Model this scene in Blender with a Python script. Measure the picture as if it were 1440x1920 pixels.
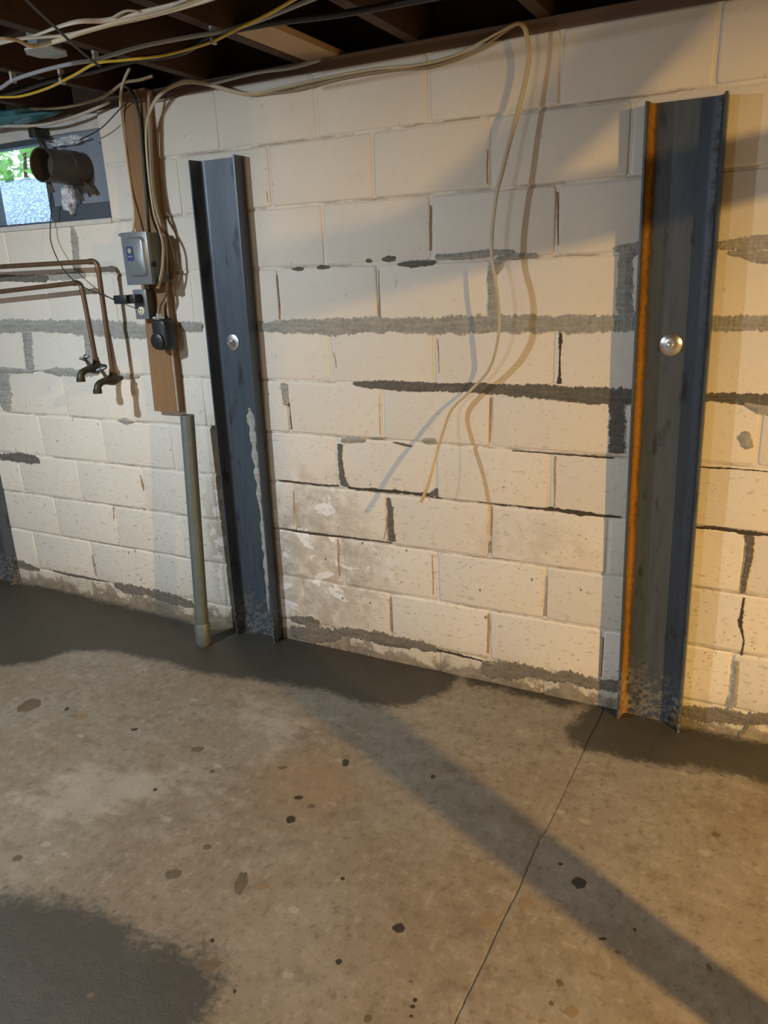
import bpy, bmesh, math, random
from mathutils import Vector, Matrix, noise

for o in list(bpy.data.objects):
    bpy.data.objects.remove(o, do_unlink=True)
S = bpy.context.scene
C = S.collection
random.seed(7)

# ------------------------------------------------------------------ camera
yaw, pitch, roll = -0.4797, -0.3182, -0.0420
f = Vector((math.sin(yaw) * math.cos(pitch), math.cos(yaw) * math.cos(pitch), math.sin(pitch)))
rt = Vector((math.cos(yaw), -math.sin(yaw), 0))
up = rt.cross(f)
r2 = rt * math.cos(roll) + up * math.sin(roll)
u2 = -rt * math.sin(roll) + up * math.cos(roll)
cam_data = bpy.data.cameras.new('camera')
cam = bpy.data.objects.new('camera', cam_data)
C.objects.link(cam)
cam.matrix_world = Matrix(((r2.x, u2.x, -f.x, 1.0241), (r2.y, u2.y, -f.y, -2.3836), (r2.z, u2.z, -f.z, 1.5199), (0, 0, 0, 1)))
cam_data.sensor_fit = 'AUTO'
cam_data.sensor_width = 36
cam_data.lens = 1408.5 / 1920 * 36
cam_data.clip_start = 0.02
S.camera = cam

# ------------------------------------------------------------------ daylight, exposure
wd = bpy.data.worlds.new('daylight')
S.world = wd
wd.use_nodes = True
wd.node_tree.nodes['Background'].inputs[0].default_value = (0.72, 0.88, 1.0, 1)
wd.node_tree.nodes['Background'].inputs[1].default_value = 3.2
S.view_settings.view_transform = 'Standard'
S.view_settings.look = 'None'
S.view_settings.gamma = 1
S.view_settings.use_curve_mapping = False
S.view_settings.exposure = 0.34
S.cycles.max_bounces = 6
S.cycles.diffuse_bounces = 4
S.cycles.glossy_bounces = 3

# the three ceiling bulbs: position, watts, colour
BULBS = [
    ((-1.48, -1.76, 2.10), 132, (0.845, 0.94, 1.0), 'cool white bulb hanging between the joists near the window'),
    ((3.45, -2.21, 2.170), 640, (1.0, 0.585, 0.175), 'warm bulb hanging between the joists beside the added pipe'),
    ((-1.40, -5.50, 2.10), 210, (0.90, 0.94, 1.0), 'cool white bulb hanging at the far end of the basement'),
]

# ------------------------------------------------------------------ measured tables (metres)
CABLES = {
    'white_a': [(-1.065, -0.759, 2.135), (-0.936, -0.755, 2.135), (-0.829, -0.74, 2.135), (-0.708, -0.757, 2.135), (-0.631, -0.757, 2.135), (-0.572, -0.725, 2.135), (-0.468, -0.72, 2.135), (-0.349, -0.719, 2.135), (-0.222, -0.736, 2.135), (-0.053, -0.762, 2.135)],
    'white_b': [(-1.068, -0.759, 2.125), (-0.921, -0.769, 2.125), (-0.826, -0.761, 2.125), (-0.726, -0.726, 2.125), (-0.578, -0.721, 2.125), (-0.438, -0.717, 2.125), (-0.296, -0.725, 2.125), (-0.188, -0.74, 2.125), (-0.016, -0.776, 2.125)],
    'white_c': [(-0.945, -0.849, 2.115), (-0.848, -0.827, 2.115), (-0.828, -0.794, 2.115), (-0.84, -0.735, 2.115), (-0.746, -0.729, 2.115), (-0.651, -0.743, 2.115), (-0.514, -0.749, 2.115), (-0.376, -0.748, 2.115), (-0.23, -0.767, 2.115), (-0.093, -0.79, 2.115)],
    'white_d': [(-0.543, -0.731, 2.135), (-0.489, -0.737, 2.14), (-0.447, -0.715, 2.135), (-0.412, -0.705, 2.135), (-0.313, -0.732, 2.135), (-0.225, -0.751, 2.135)],
    'grey': [(-1.689, -0.316, 2.135), (-1.392, -0.409, 2.135), (-1.266, -0.456, 2.135), (-1.096, -0.483, 2.135), (-0.952, -0.487, 2.135), (-0.875, -0.476, 2.135), (-0.678, -0.503, 2.135), (-0.508, -0.496, 2.135), (-0.389, -0.484, 2.135), (-0.271, -0.502, 2.135), (-0.106, -0.551, 2.135), (0.04, -0.595, 2.135)],
    'yellow': [(-1.539, -0.426, 2.123), (-1.459, -0.361, 2.123), (-1.391, -0.329, 2.123), (-1.227, -0.355, 2.123), (-1.021, -0.427, 2.123), (-0.869, -0.484, 2.123), (-0.781, -0.464, 2.123), (-0.663, -0.435, 2.123), (-0.535, -0.445, 2.123), (-0.443, -0.464, 2.123), (-0.311, -0.519, 2.123), (-0.194, -0.565, 2.123), (-0.078, -0.62, 2.123), (0.026, -0.669, 2.123)],
    'black': [(-1.65, -0.344, 2.135), (-1.385, -0.352, 2.135), (-1.194, -0.381, 2.135), (-0.992, -0.387, 2.135), (-0.814, -0.407, 2.135), (-0.62, -0.39, 2.135), (-0.437, -0.469, 2.135), (-0.244, -0.467, 2.135), (-0.067, -0.428, 2.135), (0.128, -0.412, 2.135), (0.256, -0.403, 2.135)],
    'tan_a': [(-1.596, -0.12, 2.138), (-1.505, -0.12, 2.127), (-1.404, -0.11, 2.124), (-1.276, -0.1, 2.133), (-1.203, -0.09, 2.152), (-1.151, -0.08, 2.174), (-1.075, -0.08, 2.173), (-1.014, -0.08, 2.178)],
    'tan_b': [(-2.006, -0.07, 2.125), (-1.846, -0.07, 2.11), (-1.634, -0.07, 2.089), (-1.497, -0.06, 2.094), (-1.361, -0.05, 2.113), (-1.267, -0.045, 2.132)],
    'board_left': [(-1.087, -0.11, 2.206), (-1.141, -0.09, 2.176), (-1.184, -0.07, 2.137), (-1.212, -0.05, 2.073), (-1.219, -0.045, 1.967), (-1.218, -0.045, 1.838), (-1.203, -0.06, 1.742), (-1.194, -0.09, 1.676)],
    'board_black': [(-1.153, -0.08, 2.166), (-1.126, -0.07, 2.14), (-1.125, -0.05, 2.073), (-1.131, -0.046, 1.994), (-1.139, -0.046, 1.869), (-1.141, -0.055, 1.739), (-1.121, -0.08, 1.673)],
    'dangling': [(-1.096, -0.1, 1.468), (-1.063, -0.1, 1.535), (-1.053, -0.09, 1.62), (-1.083, -0.07, 1.688), (-1.11, -0.055, 1.746), (-1.117, -0.05, 1.867), (-1.107, -0.05, 1.992), (-1.083, -0.055, 2.055), (-1.036, -0.06, 2.104), (-0.977, -0.06, 2.134), (-0.899, -0.055, 2.148), (-0.822, -0.05, 2.136), (-0.764, -0.04, 2.117), (-0.684, -0.03, 2.091), (-0.626, -0.02, 2.084), (-0.499, -0.016, 2.089), (-0.374, -0.016, 2.095), (-0.18, -0.016, 2.098), (-0.033, -0.018, 2.089), (0.089, -0.02, 2.096), (0.176, -0.03, 2.116), (0.245, -0.045, 2.133), (0.29, -0.055, 2.141), (0.313, -0.055, 2.13), (0.322, -0.05, 2.101), (0.325, -0.045, 2.052), (0.317, -0.045, 2.0), (0.302, -0.05, 1.933), (0.28, -0.06, 1.851), (0.26, -0.07, 1.767), (0.242, -0.075, 1.696), (0.23, -0.075, 1.592), (0.233, -0.078, 1.515), (0.249, -0.085, 1.437), (0.258, -0.082, 1.342), (0.245, -0.068, 1.259), (0.209, -0.045, 1.179), (0.139, -0.032, 1.106), (0.081, -0.045, 1.046), (0.065, -0.085, 0.977), (0.056, -0.135, 0.896), (0.042, -0.17, 0.811), (0.022, -0.185, 0.754)],
    'wall_top': [(-0.719, -0.012, 2.106), (-0.654, -0.012, 2.083), (-0.588, -0.012, 2.08), (-0.46, -0.012, 2.077), (-0.298, -0.012, 2.089), (-0.108, -0.012, 2.088), (-0.001, -0.012, 2.08), (0.086, -0.012, 2.088), (0.17, -0.014, 2.106), (0.256, -0.03, 2.135), (0.287, -0.04, 2.142)],
    'brown_loop': [(-1.047, -0.06, 2.142), (-1.075, -0.047, 2.041), (-1.096, -0.047, 1.865), (-1.092, -0.05, 1.754), (-1.072, -0.05, 1.688), (-1.065, -0.03, 1.617), (-1.065, -0.025, 1.563), (-1.08, -0.02, 1.514), (-1.099, -0.02, 1.499)],
    'brown_b': [(-1.048, -0.07, 2.138), (-1.085, -0.05, 2.025), (-1.106, -0.047, 1.866), (-1.104, -0.05, 1.774), (-1.081, -0.06, 1.707), (-1.075, -0.05, 1.64), (-1.088, -0.045, 1.545), (-1.106, -0.045, 1.456)],
    'recept_cord': [(-1.107, -0.045, 1.45), (-1.113, -0.06, 1.427), (-1.133, -0.065, 1.4), (-1.136, -0.075, 1.356)],
    'blue_grey': [(-0.789, -0.049, 2.13), (-0.576, -0.082, 2.13), (-0.451, -0.066, 2.13), (-0.347, -0.056, 2.14)],
    'window_cord': [(-1.693, -0.05, 2.073), (-1.642, -0.06, 2.048), (-1.612, -0.06, 2.013), (-1.638, -0.05, 1.909), (-1.673, -0.035, 1.793), (-1.7, -0.035, 1.713), (-1.69, -0.05, 1.66), (-1.63, -0.08, 1.585), (-1.543, -0.115, 1.525), (-1.453, -0.125, 1.478), (-1.37, -0.125, 1.451), (-1.306, -0.125, 1.432)],
    'dark_wire': [(-0.436, -1.119, 2.1), (-0.514, -1.017, 2.1), (-0.593, -0.874, 2.09), (-0.685, -0.718, 2.085), (-0.748, -0.593, 2.08)],
    'sill_thin': [(-1.428, -0.06, 2.019), (-1.31, -0.06, 2.047), (-1.176, -0.06, 2.112), (-1.123, -0.06, 2.114), (-1.034, -0.06, 2.117), (-0.952, -0.04, 2.127)],
}
STRIPS = [
    ('g', [(-2.401, 1.323, 0.0288), (-2.174, 1.321, 0.0288), (-1.959, 1.32, 0.023), (-1.756, 1.315, 0.0242), (-1.563, 1.313, 0.0308), (-1.396, 1.304, 0.0308), (-1.28, 1.296, 0.0264)]),
    ('g', [(-1.092, 1.317, 0.0168), (-0.984, 1.315, 0.0189)]),
    ('g', [(-0.718, 1.316, 0.0171), (-0.583, 1.316, 0.0209), (-0.445, 1.316, 0.0247), (-0.356, 1.318, 0.0285), (-0.144, 1.321, 0.0216), (0.015, 1.319, 0.0255), (0.165, 1.322, 0.0238), (0.343, 1.322, 0.0238), (0.509, 1.323, 0.0224), (0.588, 1.324, 0.021), (0.665, 1.324, 0.0225)]),
    ('g', [(0.855, 1.322, 0.018), (0.925, 1.322, 0.0195), (1.005, 1.323, 0.0196), (1.083, 1.323, 0.0182)]),
    ('d', [(-0.32, 1.114, 0.0057), (-0.259, 1.112, 0.0133), (-0.152, 1.112, 0.0152), (0.011, 1.112, 0.0144), (0.165, 1.114, 0.0144), (0.276, 1.112, 0.017), (0.417, 1.109, 0.0204), (0.519, 1.104, 0.024), (0.6, 1.103, 0.0238), (0.68, 1.101, 0.0238)]),
    ('d', [(0.862, 1.113, 0.0128), (0.945, 1.112, 0.0144), (1.028, 1.109, 0.0165), (1.109, 1.106, 0.0135)]),
    ('g', [(0.968, 1.097, 0.0045), (1.003, 1.085, 0.0135), (1.045, 1.084, 0.015)]),
    ('g', [(-2.468, 1.121, 0.0156), (-2.236, 1.116, 0.015), (-2.087, 1.117, 0.01), (-2.008, 1.114, 0.0048)]),
    ('g', [(-1.936, 1.119, 0.005), (-1.839, 1.119, 0.0175), (-1.738, 1.116, 0.0161), (-1.656, 1.116, 0.0138), (-1.59, 1.118, 0.0072)]),
    ('g', [(-1.507, 1.109, 0.0048), (-1.435, 1.108, 0.0115), (-1.353, 1.111, 0.0069)]),
    ('d', [(-0.548, 1.516, 0.0018), (-0.523, 1.517, 0.0072), (-0.498, 1.516, 0.0036)]),
    ('d', [(-0.442, 1.518, 0.0036), (-0.416, 1.519, 0.0072), (-0.39, 1.518, 0.0036)]),
    ('d', [(-0.245, 1.534, 0.0054), (-0.233, 1.535, 0.0068), (-0.222, 1.533, 0.0034)]),
    ('d', [(-0.184, 1.535, 0.0034), (-0.16, 1.537, 0.0085), (-0.132, 1.538, 0.0051)]),
    ('d', [(-0.126, 1.517, 0.0034), (-0.077, 1.517, 0.0096), (-0.02, 1.517, 0.0085), (0.011, 1.519, 0.0064)]),
    ('g', [(0.011, 1.537, 0.008), (0.075, 1.533, 0.008), (0.129, 1.536, 0.0096), (0.209, 1.542, 0.0096), (0.278, 1.539, 0.0064)]),
    ('g', [(0.218, 1.524, 0.0032), (0.279, 1.527, 0.008), (0.351, 1.528, 0.006)]),
    ('g', [(0.577, 1.537, 0.0045), (0.615, 1.535, 0.0126), (0.652, 1.537, 0.018)]),
    ('g', [(0.857, 1.533, 0.0084), (0.931, 1.534, 0.014), (0.995, 1.536, 0.0168), (1.058, 1.537, 0.0117)]),
    ('g', [(0.886, 1.511, 0.0056), (0.933, 1.507, 0.0117), (0.96, 1.498, 0.0154), (0.999, 1.502, 0.014)]),
    ('d', [(-2.257, 1.535, 0.0069), (-2.112, 1.529, 0.0138), (-1.939, 1.522, 0.0138), (-1.821, 1.52, 0.0132), (-1.794, 1.522, 0.0066)]),
    ('g', [(-1.797, 1.524, 0.0132), (-1.705, 1.524, 0.0132), (-1.577, 1.531, 0.0126)]),
    ('g', [(-0.384, 0.899, 0.0063), (-0.337, 0.906, 0.0126), (-0.281, 0.907, 0.006)]),
    ('g', [(-0.256, 0.917, 0.004), (-0.225, 0.919, 0.006), (-0.199, 0.921, 0.002)]),
    ('d', [(-0.167, 0.907, 0.002), (-0.129, 0.902, 0.004), (-0.093, 0.898, 0.0038)]),
    ('g', [(-0.05, 0.921, 0.006), (-0.028, 0.922, 0.0114), (0.003, 0.926, 0.0076)]),
    ('c', [(-0.368, 0.716, 0.0042), (-0.257, 0.719, 0.0053), (-0.124, 0.72, 0.0053), (0.003, 0.72, 0.006), (0.126, 0.723, 0.006), (0.243, 0.72, 0.007), (0.356, 0.717, 0.006), (0.447, 0.717, 0.0057), (0.518, 0.714, 0.0067), (0.587, 0.713, 0.0038), (0.646, 0.714, 0.0027)]),
    ('d', [(-0.028, 0.723, 0.004), (-0.007, 0.731, 0.014), (0.008, 0.735, 0.016), (0.028, 0.729, 0.006)]),
    ('c', [(0.871, 0.709, 0.0036), (0.909, 0.712, 0.0054), (0.962, 0.711, 0.0051), (1.014, 0.706, 0.0068), (1.071, 0.708, 0.0043), (1.155, 0.71, 0.0032)]),
    ('c', [(-0.691, 0.716, 0.0022), (-0.59, 0.715, 0.0033), (-0.491, 0.715, 0.0033), (-0.407, 0.719, 0.0022)]),
    ('c', [(-0.699, 0.511, 0.0023), (-0.558, 0.506, 0.0035), (-0.409, 0.511, 0.0033), (-0.267, 0.514, 0.0022), (-0.187, 0.514, 0.0022)]),
    ('c', [(0.863, 0.901, 0.0017), (0.907, 0.901, 0.0032), (0.965, 0.903, 0.0016), (1.05, 0.902, 0.0016)]),
    ('c', [(0.279, 0.908, 0.0011), (0.423, 0.908, 0.0018), (0.544, 0.908, 0.0022), (0.611, 0.908, 0.0017)]),
    ('d', [(-2.365, 0.682, 0.014), (-2.246, 0.688, 0.0216), (-2.13, 0.692, 0.0216), (-2.075, 0.686, 0.0112)]),
    ('g', [(-1.515, 0.914, 0.0048), (-1.474, 0.912, 0.0144), (-1.427, 0.912, 0.0048)]),
    ('m', [(-1.708, 0.092, 0.0116), (-1.621, 0.087, 0.0261), (-1.518, 0.093, 0.0203), (-1.386, 0.088, 0.0261), (-1.276, 0.074, 0.0224), (-1.223, 0.07, 0.0168)]),
    ('d', [(-2.131, 0.103, 0.0046), (-2.017, 0.1, 0.0075), (-1.886, 0.101, 0.006), (-1.758, 0.104, 0.003)]),
    ('m', [(-2.455, 0.1, 0.016), (-2.351, 0.1, 0.0224), (-2.232, 0.094, 0.0093)]),
    ('m', [(-0.685, 0.103, 0.0104), (-0.591, 0.108, 0.0225), (-0.539, 0.111, 0.015)]),
    ('m', [(-0.691, 0.044, 0.026), (-0.596, 0.045, 0.0416), (-0.49, 0.066, 0.035), (-0.438, 0.076, 0.03)]),
    ('m', [(-0.437, 0.093, 0.0192), (-0.288, 0.101, 0.0216), (-0.192, 0.101, 0.0184), (-0.076, 0.102, 0.0168), (-0.009, 0.097, 0.0138)]),
    ('d', [(-0.289, 0.075, 0.0075), (-0.205, 0.08, 0.012), (-0.123, 0.083, 0.0072)]),
    ('c', [(-0.437, 0.101, 0.0025), (-0.192, 0.111, 0.0048), (-0.009, 0.095, 0.0046), (0.165, 0.089, 0.0034), (0.351, 0.089, 0.0055), (0.488, 0.079, 0.0042), (0.582, 0.084, 0.0032)]),
    ('m', [(0.172, 0.058, 0.0276), (0.228, 0.062, 0.0391), (0.29, 0.071, 0.0352), (0.351, 0.085, 0.022), (0.43, 0.081, 0.0198), (0.506, 0.099, 0.0198), (0.563, 0.086, 0.021), (0.655, 0.097, 0.021), (0.69, 0.101, 0.02)]),
    ('m', [(0.885, 0.053, 0.02), (0.95, 0.06, 0.028), (1.031, 0.067, 0.024), (1.078, 0.069, 0.0228), (1.138, 0.091, 0.019), (1.213, 0.095, 0.0171)]),
    ('m', [(1.06, 0.008, 0.01), (1.081, 0.04, 0.016), (1.093, 0.073, 0.0114)]),
    ('gv', [(0.229, 1.522, 0.0204), (0.218, 1.499, 0.0198), (0.204, 1.467, 0.0126), (0.21, 1.402, 0.0144), (0.209, 1.36, 0.0153), (0.22, 1.327, 0.0272)]),
    ('gv', [(0.622, 1.536, 0.024), (0.612, 1.5, 0.018), (0.616, 1.425, 0.0192), (0.617, 1.364, 0.0195), (0.622, 1.324, 0.0256)]),
    ('dv', [(0.616, 1.102, 0.0224), (0.616, 1.043, 0.0208), (0.616, 0.993, 0.0208), (0.616, 0.924, 0.0238)]),
    ('cv', [(0.428, 1.305, 0.0048), (0.429, 1.27, 0.0048), (0.429, 1.22, 0.0026), (0.432, 1.17, 0.0034), (0.43, 1.137, 0.0119)]),
    ('gv', [(-2.001, 1.294, 0.0315), (-2.009, 1.228, 0.0245), (-2.022, 1.155, 0.0252), (-2.022, 1.114, 0.0288)]),
    ('gv', [(-1.62, 1.3, 0.0217), (-1.629, 1.232, 0.0192), (-1.629, 1.163, 0.0198), (-1.63, 1.128, 0.0224)]),
    ('gv', [(-2.225, 1.101, 0.038), (-2.232, 1.025, 0.0418), (-2.24, 0.922, 0.0312)]),
    ('gv', [(-1.608, 1.719, 0.0093), (-1.605, 1.677, 0.021), (-1.613, 1.604, 0.0186), (-1.615, 1.53, 0.0217)]),
    ('dv', [(-0.389, 0.886, 0.0092), (-0.393, 0.828, 0.0092), (-0.39, 0.765, 0.0115), (-0.377, 0.72, 0.0168)]),
    ('dv', [(-0.195, 0.694, 0.0088), (-0.187, 0.638, 0.0115), (-0.189, 0.574, 0.011), (-0.189, 0.52, 0.0176)]),
    ('dv', [(1.019, 0.701, 0.014), (1.027, 0.673, 0.009), (1.028, 0.621, 0.009), (1.024, 0.559, 0.0075), (1.023, 0.51, 0.006)]),
    ('cv', [(1.028, 0.496, 0.0028), (1.026, 0.405, 0.0045), (1.042, 0.352, 0.0022), (1.04, 0.291, 0.0022)]),
    ('gv', [(1.029, 0.277, 0.0075), (1.032, 0.216, 0.009), (1.033, 0.157, 0.0096), (1.03, 0.107, 0.0144)]),
    ('gv', [(-0.625, 1.107, 0.012), (-0.624, 1.062, 0.012), (-0.619, 1.021, 0.01)]),
    ('cv', [(-0.603, 1.032, 0.0036), (-0.598, 0.981, 0.005), (-0.603, 0.928, 0.005)]),
    ('bv', [(-0.393, 1.226, 0.0044), (-0.388, 1.197, 0.0066), (-0.388, 1.168, 0.0033)]),
    ('bv', [(-0.004, 1.693, 0.0036), (-0.005, 1.653, 0.0057), (-0.007, 1.556, 0.0038)]),
    ('bv', [(0.189, 1.838, 0.0025), (0.187, 1.779, 0.0034), (0.189, 1.741, 0.0034)]),
    ('bv', [(0.405, 1.703, 0.0032), (0.408, 1.644, 0.004), (0.413, 1.553, 0.0032)]),
    ('bv', [(-0.624, 1.864, 0.0033), (-0.629, 1.796, 0.0066), (-0.629, 1.735, 0.0046)]),
    ('bv', [(-0.617, 1.5, 0.0048), (-0.616, 1.416, 0.006), (-0.619, 1.339, 0.0048)]),
    ('bv', [(-0.197, 1.504, 0.003), (-0.201, 1.426, 0.004), (-0.203, 1.346, 0.0032)]),
    ('bv', [(-0.201, 0.286, 0.0035), (-0.205, 0.193, 0.0084), (-0.203, 0.135, 0.0036)]),
    ('bv', [(-0.425, 0.5, 0.005), (-0.427, 0.432, 0.0075), (-0.428, 0.34, 0.005)]),
    ('bv', [(-0.619, 0.679, 0.0039), (-0.622, 0.589, 0.0052), (-0.63, 0.531, 0.0052)]),
    ('bv', [(-0.196, 0.679, 0.0026), (-0.204, 0.594, 0.0033), (-0.221, 0.523, 0.0046)]),
    ('bv', [(-0.023, 0.49, 0.0033), (-0.02, 0.415, 0.0044), (-0.02, 0.328, 0.0033)]),
    ('bv', [(0.205, 0.573, 0.006), (0.203, 0.542, 0.01), (0.201, 0.53, 0.01)]),
    ('bv', [(0.198, 0.29, 0.0063), (0.197, 0.202, 0.007), (0.195, 0.124, 0.0063)]),
    ('bv', [(0.411, 0.472, 0.0029), (0.41, 0.37, 0.0038), (0.408, 0.318, 0.0076)]),
    ('bv', [(0.609, 0.274, 0.0036), (0.61, 0.192, 0.0063), (0.608, 0.118, 0.0036)]),
    ('bv', [(-1.633, 0.501, 0.0051), (-1.643, 0.421, 0.0087), (-1.656, 0.326, 0.0105)]),
    ('bv', [(-1.432, 0.673, 0.0048), (-1.43, 0.636, 0.0099), (-1.43, 0.599, 0.0064)]),
    ('bv', [(-1.827, 0.234, 0.0055), (-1.828, 0.178, 0.0074), (-1.826, 0.121, 0.0056)]),
    ('bv', [(0.014, 1.275, 0.0029), (0.017, 1.231, 0.0038), (0.019, 1.16, 0.003)]),
    ('bv', [(-0.215, 1.078, 0.0025), (-0.217, 1.0, 0.0033), (-0.218, 0.931, 0.0026)]),
    ('bv', [(0.427, 0.901, 0.0036), (0.426, 0.819, 0.0054), (0.429, 0.726, 0.0036)]),
    ('bv', [(0.205, 1.085, 0.0027), (0.201, 1.004, 0.0038), (0.198, 0.93, 0.0028)]),
    ('gv', [(0.98, 1.018, 0.007), (0.98, 0.996, 0.0168), (0.987, 0.974, 0.014), (0.988, 0.965, 0.0056)]),
    ('bv', [(-0.13, 1.482, 0.0016), (-0.133, 1.459, 0.0024), (-0.137, 1.441, 0.0016)]),
]
DAMP = [
    [(-2.884, -0.03), (-2.547, -0.017), (-2.148, -0.008), (-1.585, -0.019), (-1.075, -0.05), (-0.747, 0.057), (-0.479, 0.062), (-0.022, 0.082), (0.079, 0.026), (0.093, -0.117), (-0.022, -0.27), (-0.146, -0.324), (-0.317, -0.3), (-0.45, -0.316), (-0.657, -0.34), (-0.863, -0.379), (-1.097, -0.367), (-1.371, -0.394), (-1.523, -0.457), (-1.582, -0.599), (-1.694, -0.665), (-1.823, -0.766)],
    [(0.536, -0.182), (0.583, 0.015), (0.673, 0.027), (0.907, -0.012), (1.148, -0.004), (1.296, -0.043), (1.289, -0.233), (1.152, -0.243), (1.078, -0.209), (0.93, -0.238), (0.839, -0.266), (0.744, -0.27), (0.625, -0.262), (0.552, -0.247)],
    [(-0.74, -1.576), (-0.617, -1.482), (-0.526, -1.425), (-0.41, -1.406), (-0.271, -1.398), (-0.153, -1.429), (-0.098, -1.379), (0.027, -1.393), (0.076, -1.446), (0.1, -1.504), (0.105, -1.579), (0.016, -1.725), (-0.294, -1.871)],
    [(0.07, 0.022), (0.274, 0.053), (0.481, 0.04), (0.619, 0.022), (0.506, -0.063), (0.303, -0.036), (0.139, -0.045)],
]
PALE = [
    [(-0.665, -0.527), (-0.576, -0.45), (-0.342, -0.482), (-0.23, -0.521), (-0.248, -0.627), (-0.298, -0.742), (-0.329, -0.785), (-0.365, -0.646), (-0.563, -0.595)],
    [(-0.203, -1.515), (-0.184, -1.467), (-0.132, -1.451), (-0.114, -1.504), (-0.16, -1.54)],
    [(-0.098, -1.435), (-0.063, -1.419), (0.021, -1.434), (0.018, -1.458), (-0.041, -1.463)],
    [(-0.852, -0.984), (-0.553, -0.884), (-0.374, -0.918), (-0.533, -1.093), (-0.683, -1.257), (-0.952, -1.228)],
]
RUST = [
    [(-0.769, -0.492), (-0.583, -0.473), (-0.342, -0.482), (-0.264, -0.501), (-0.369, -0.511), (-0.587, -0.532)],
    [(-0.378, -0.777), (-0.248, -0.627), (-0.1, -0.563), (0.08, -0.717), (0.054, -0.927), (-0.139, -0.967)],
    [(-1.046, -0.959), (-1.011, -0.91), (-0.908, -0.978), (-0.947, -1.011)],
    [(0.665, -1.254), (0.722, -1.214), (0.794, -1.232), (0.683, -1.309)],
]
SPOTS = [
    (0.370, -1.139, 0.0166, 0.0134, 0),
    (-0.078, -0.932, 0.0152, 0.0175, 0),
    (0.728, -0.823, 0.0188, 0.0194, 0),
    (0.669, -0.780, 0.0054, 0.0061, 0),
    (-0.067, -1.184, 0.0166, 0.0428, 1),
    (-0.253, -1.234, 0.0242, 0.0191, 1),
    (-0.233, -1.119, 0.0130, 0.0106, 1),
    (-1.327, -0.818, 0.0457, 0.0476, 1),
    (-1.081, -0.799, 0.0282, 0.0227, 2),
    (0.283, -1.279, 0.0081, 0.0081, 0),
    (-0.021, -1.358, 0.0054, 0.0064, 0),
    (-0.178, -1.586, 0.0108, 0.0071, 1),
    (0.409, -1.373, 0.0089, 0.0103, 1),
    (0.482, -1.292, 0.0054, 0.0054, 0),
    (0.484, -1.308, 0.0058, 0.0045, 0),
    (0.490, -1.329, 0.0045, 0.0032, 0),
    (0.455, -1.256, 0.0045, 0.0032, 1),
    (0.795, -1.178, 0.0166, 0.0133, 2),
    (0.755, -1.121, 0.0076, 0.0095, 1),
    (0.751, -1.177, 0.0054, 0.0063, 1),
    (0.623, -0.941, 0.0210, 0.0199, 2),
    (0.556, -1.028, 0.0286, 0.0212, 2),
    (-0.062, -0.638, 0.0108, 0.0220, 0),
    (-0.109, -0.843, 0.0152, 0.0094, 0),
    (-0.052, -0.859, 0.0121, 0.0086, 1),
    (-0.434, -0.849, 0.0089, 0.0106, 1),
    (-0.541, -0.992, 0.0067, 0.0078, 0),
    (0.223, -0.588, 0.0085, 0.0098, 0),
    (-0.013, -1.169, 0.0219, 0.0136, 2),
    (0.019, -1.413, 0.0246, 0.0170, 1),
    (0.817, -0.967, 0.0112, 0.0041, 0),
    (1.028, -0.502, 0.0121, 0.0110, 1),
    (0.170, -1.062, 0.0063, 0.0058, 0),
    (-0.689, -1.373, 0.0143, 0.0136, 1),
    (-0.838, -0.777, 0.0121, 0.0099, 0),
    (-1.170, -0.781, 0.0085, 0.0120, 0),
    (-0.555, -0.777, 0.0251, 0.0149, 1),
    (0.111, -1.443, 0.0032, 0.0050, 0),
    (0.855, -0.989, 0.0067, 0.0051, 1),
    (0.022, -0.795, 0.0045, 0.0192, 2),
    (0.880, -0.910, 0.0032, 0.0051, 0),
    (1.046, -0.946, 0.0058, 0.0130, 1),
    (-0.234, -0.743, 0.0152, 0.0081, 1),
    (-0.300, 0.111, 0.0022, 0.0045, 0),
]

BL, CH, Z0 = 0.4064, 0.2032, 0.10      # block length, course height, height of the lowest bed joint
WTOP = 2.122

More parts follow.
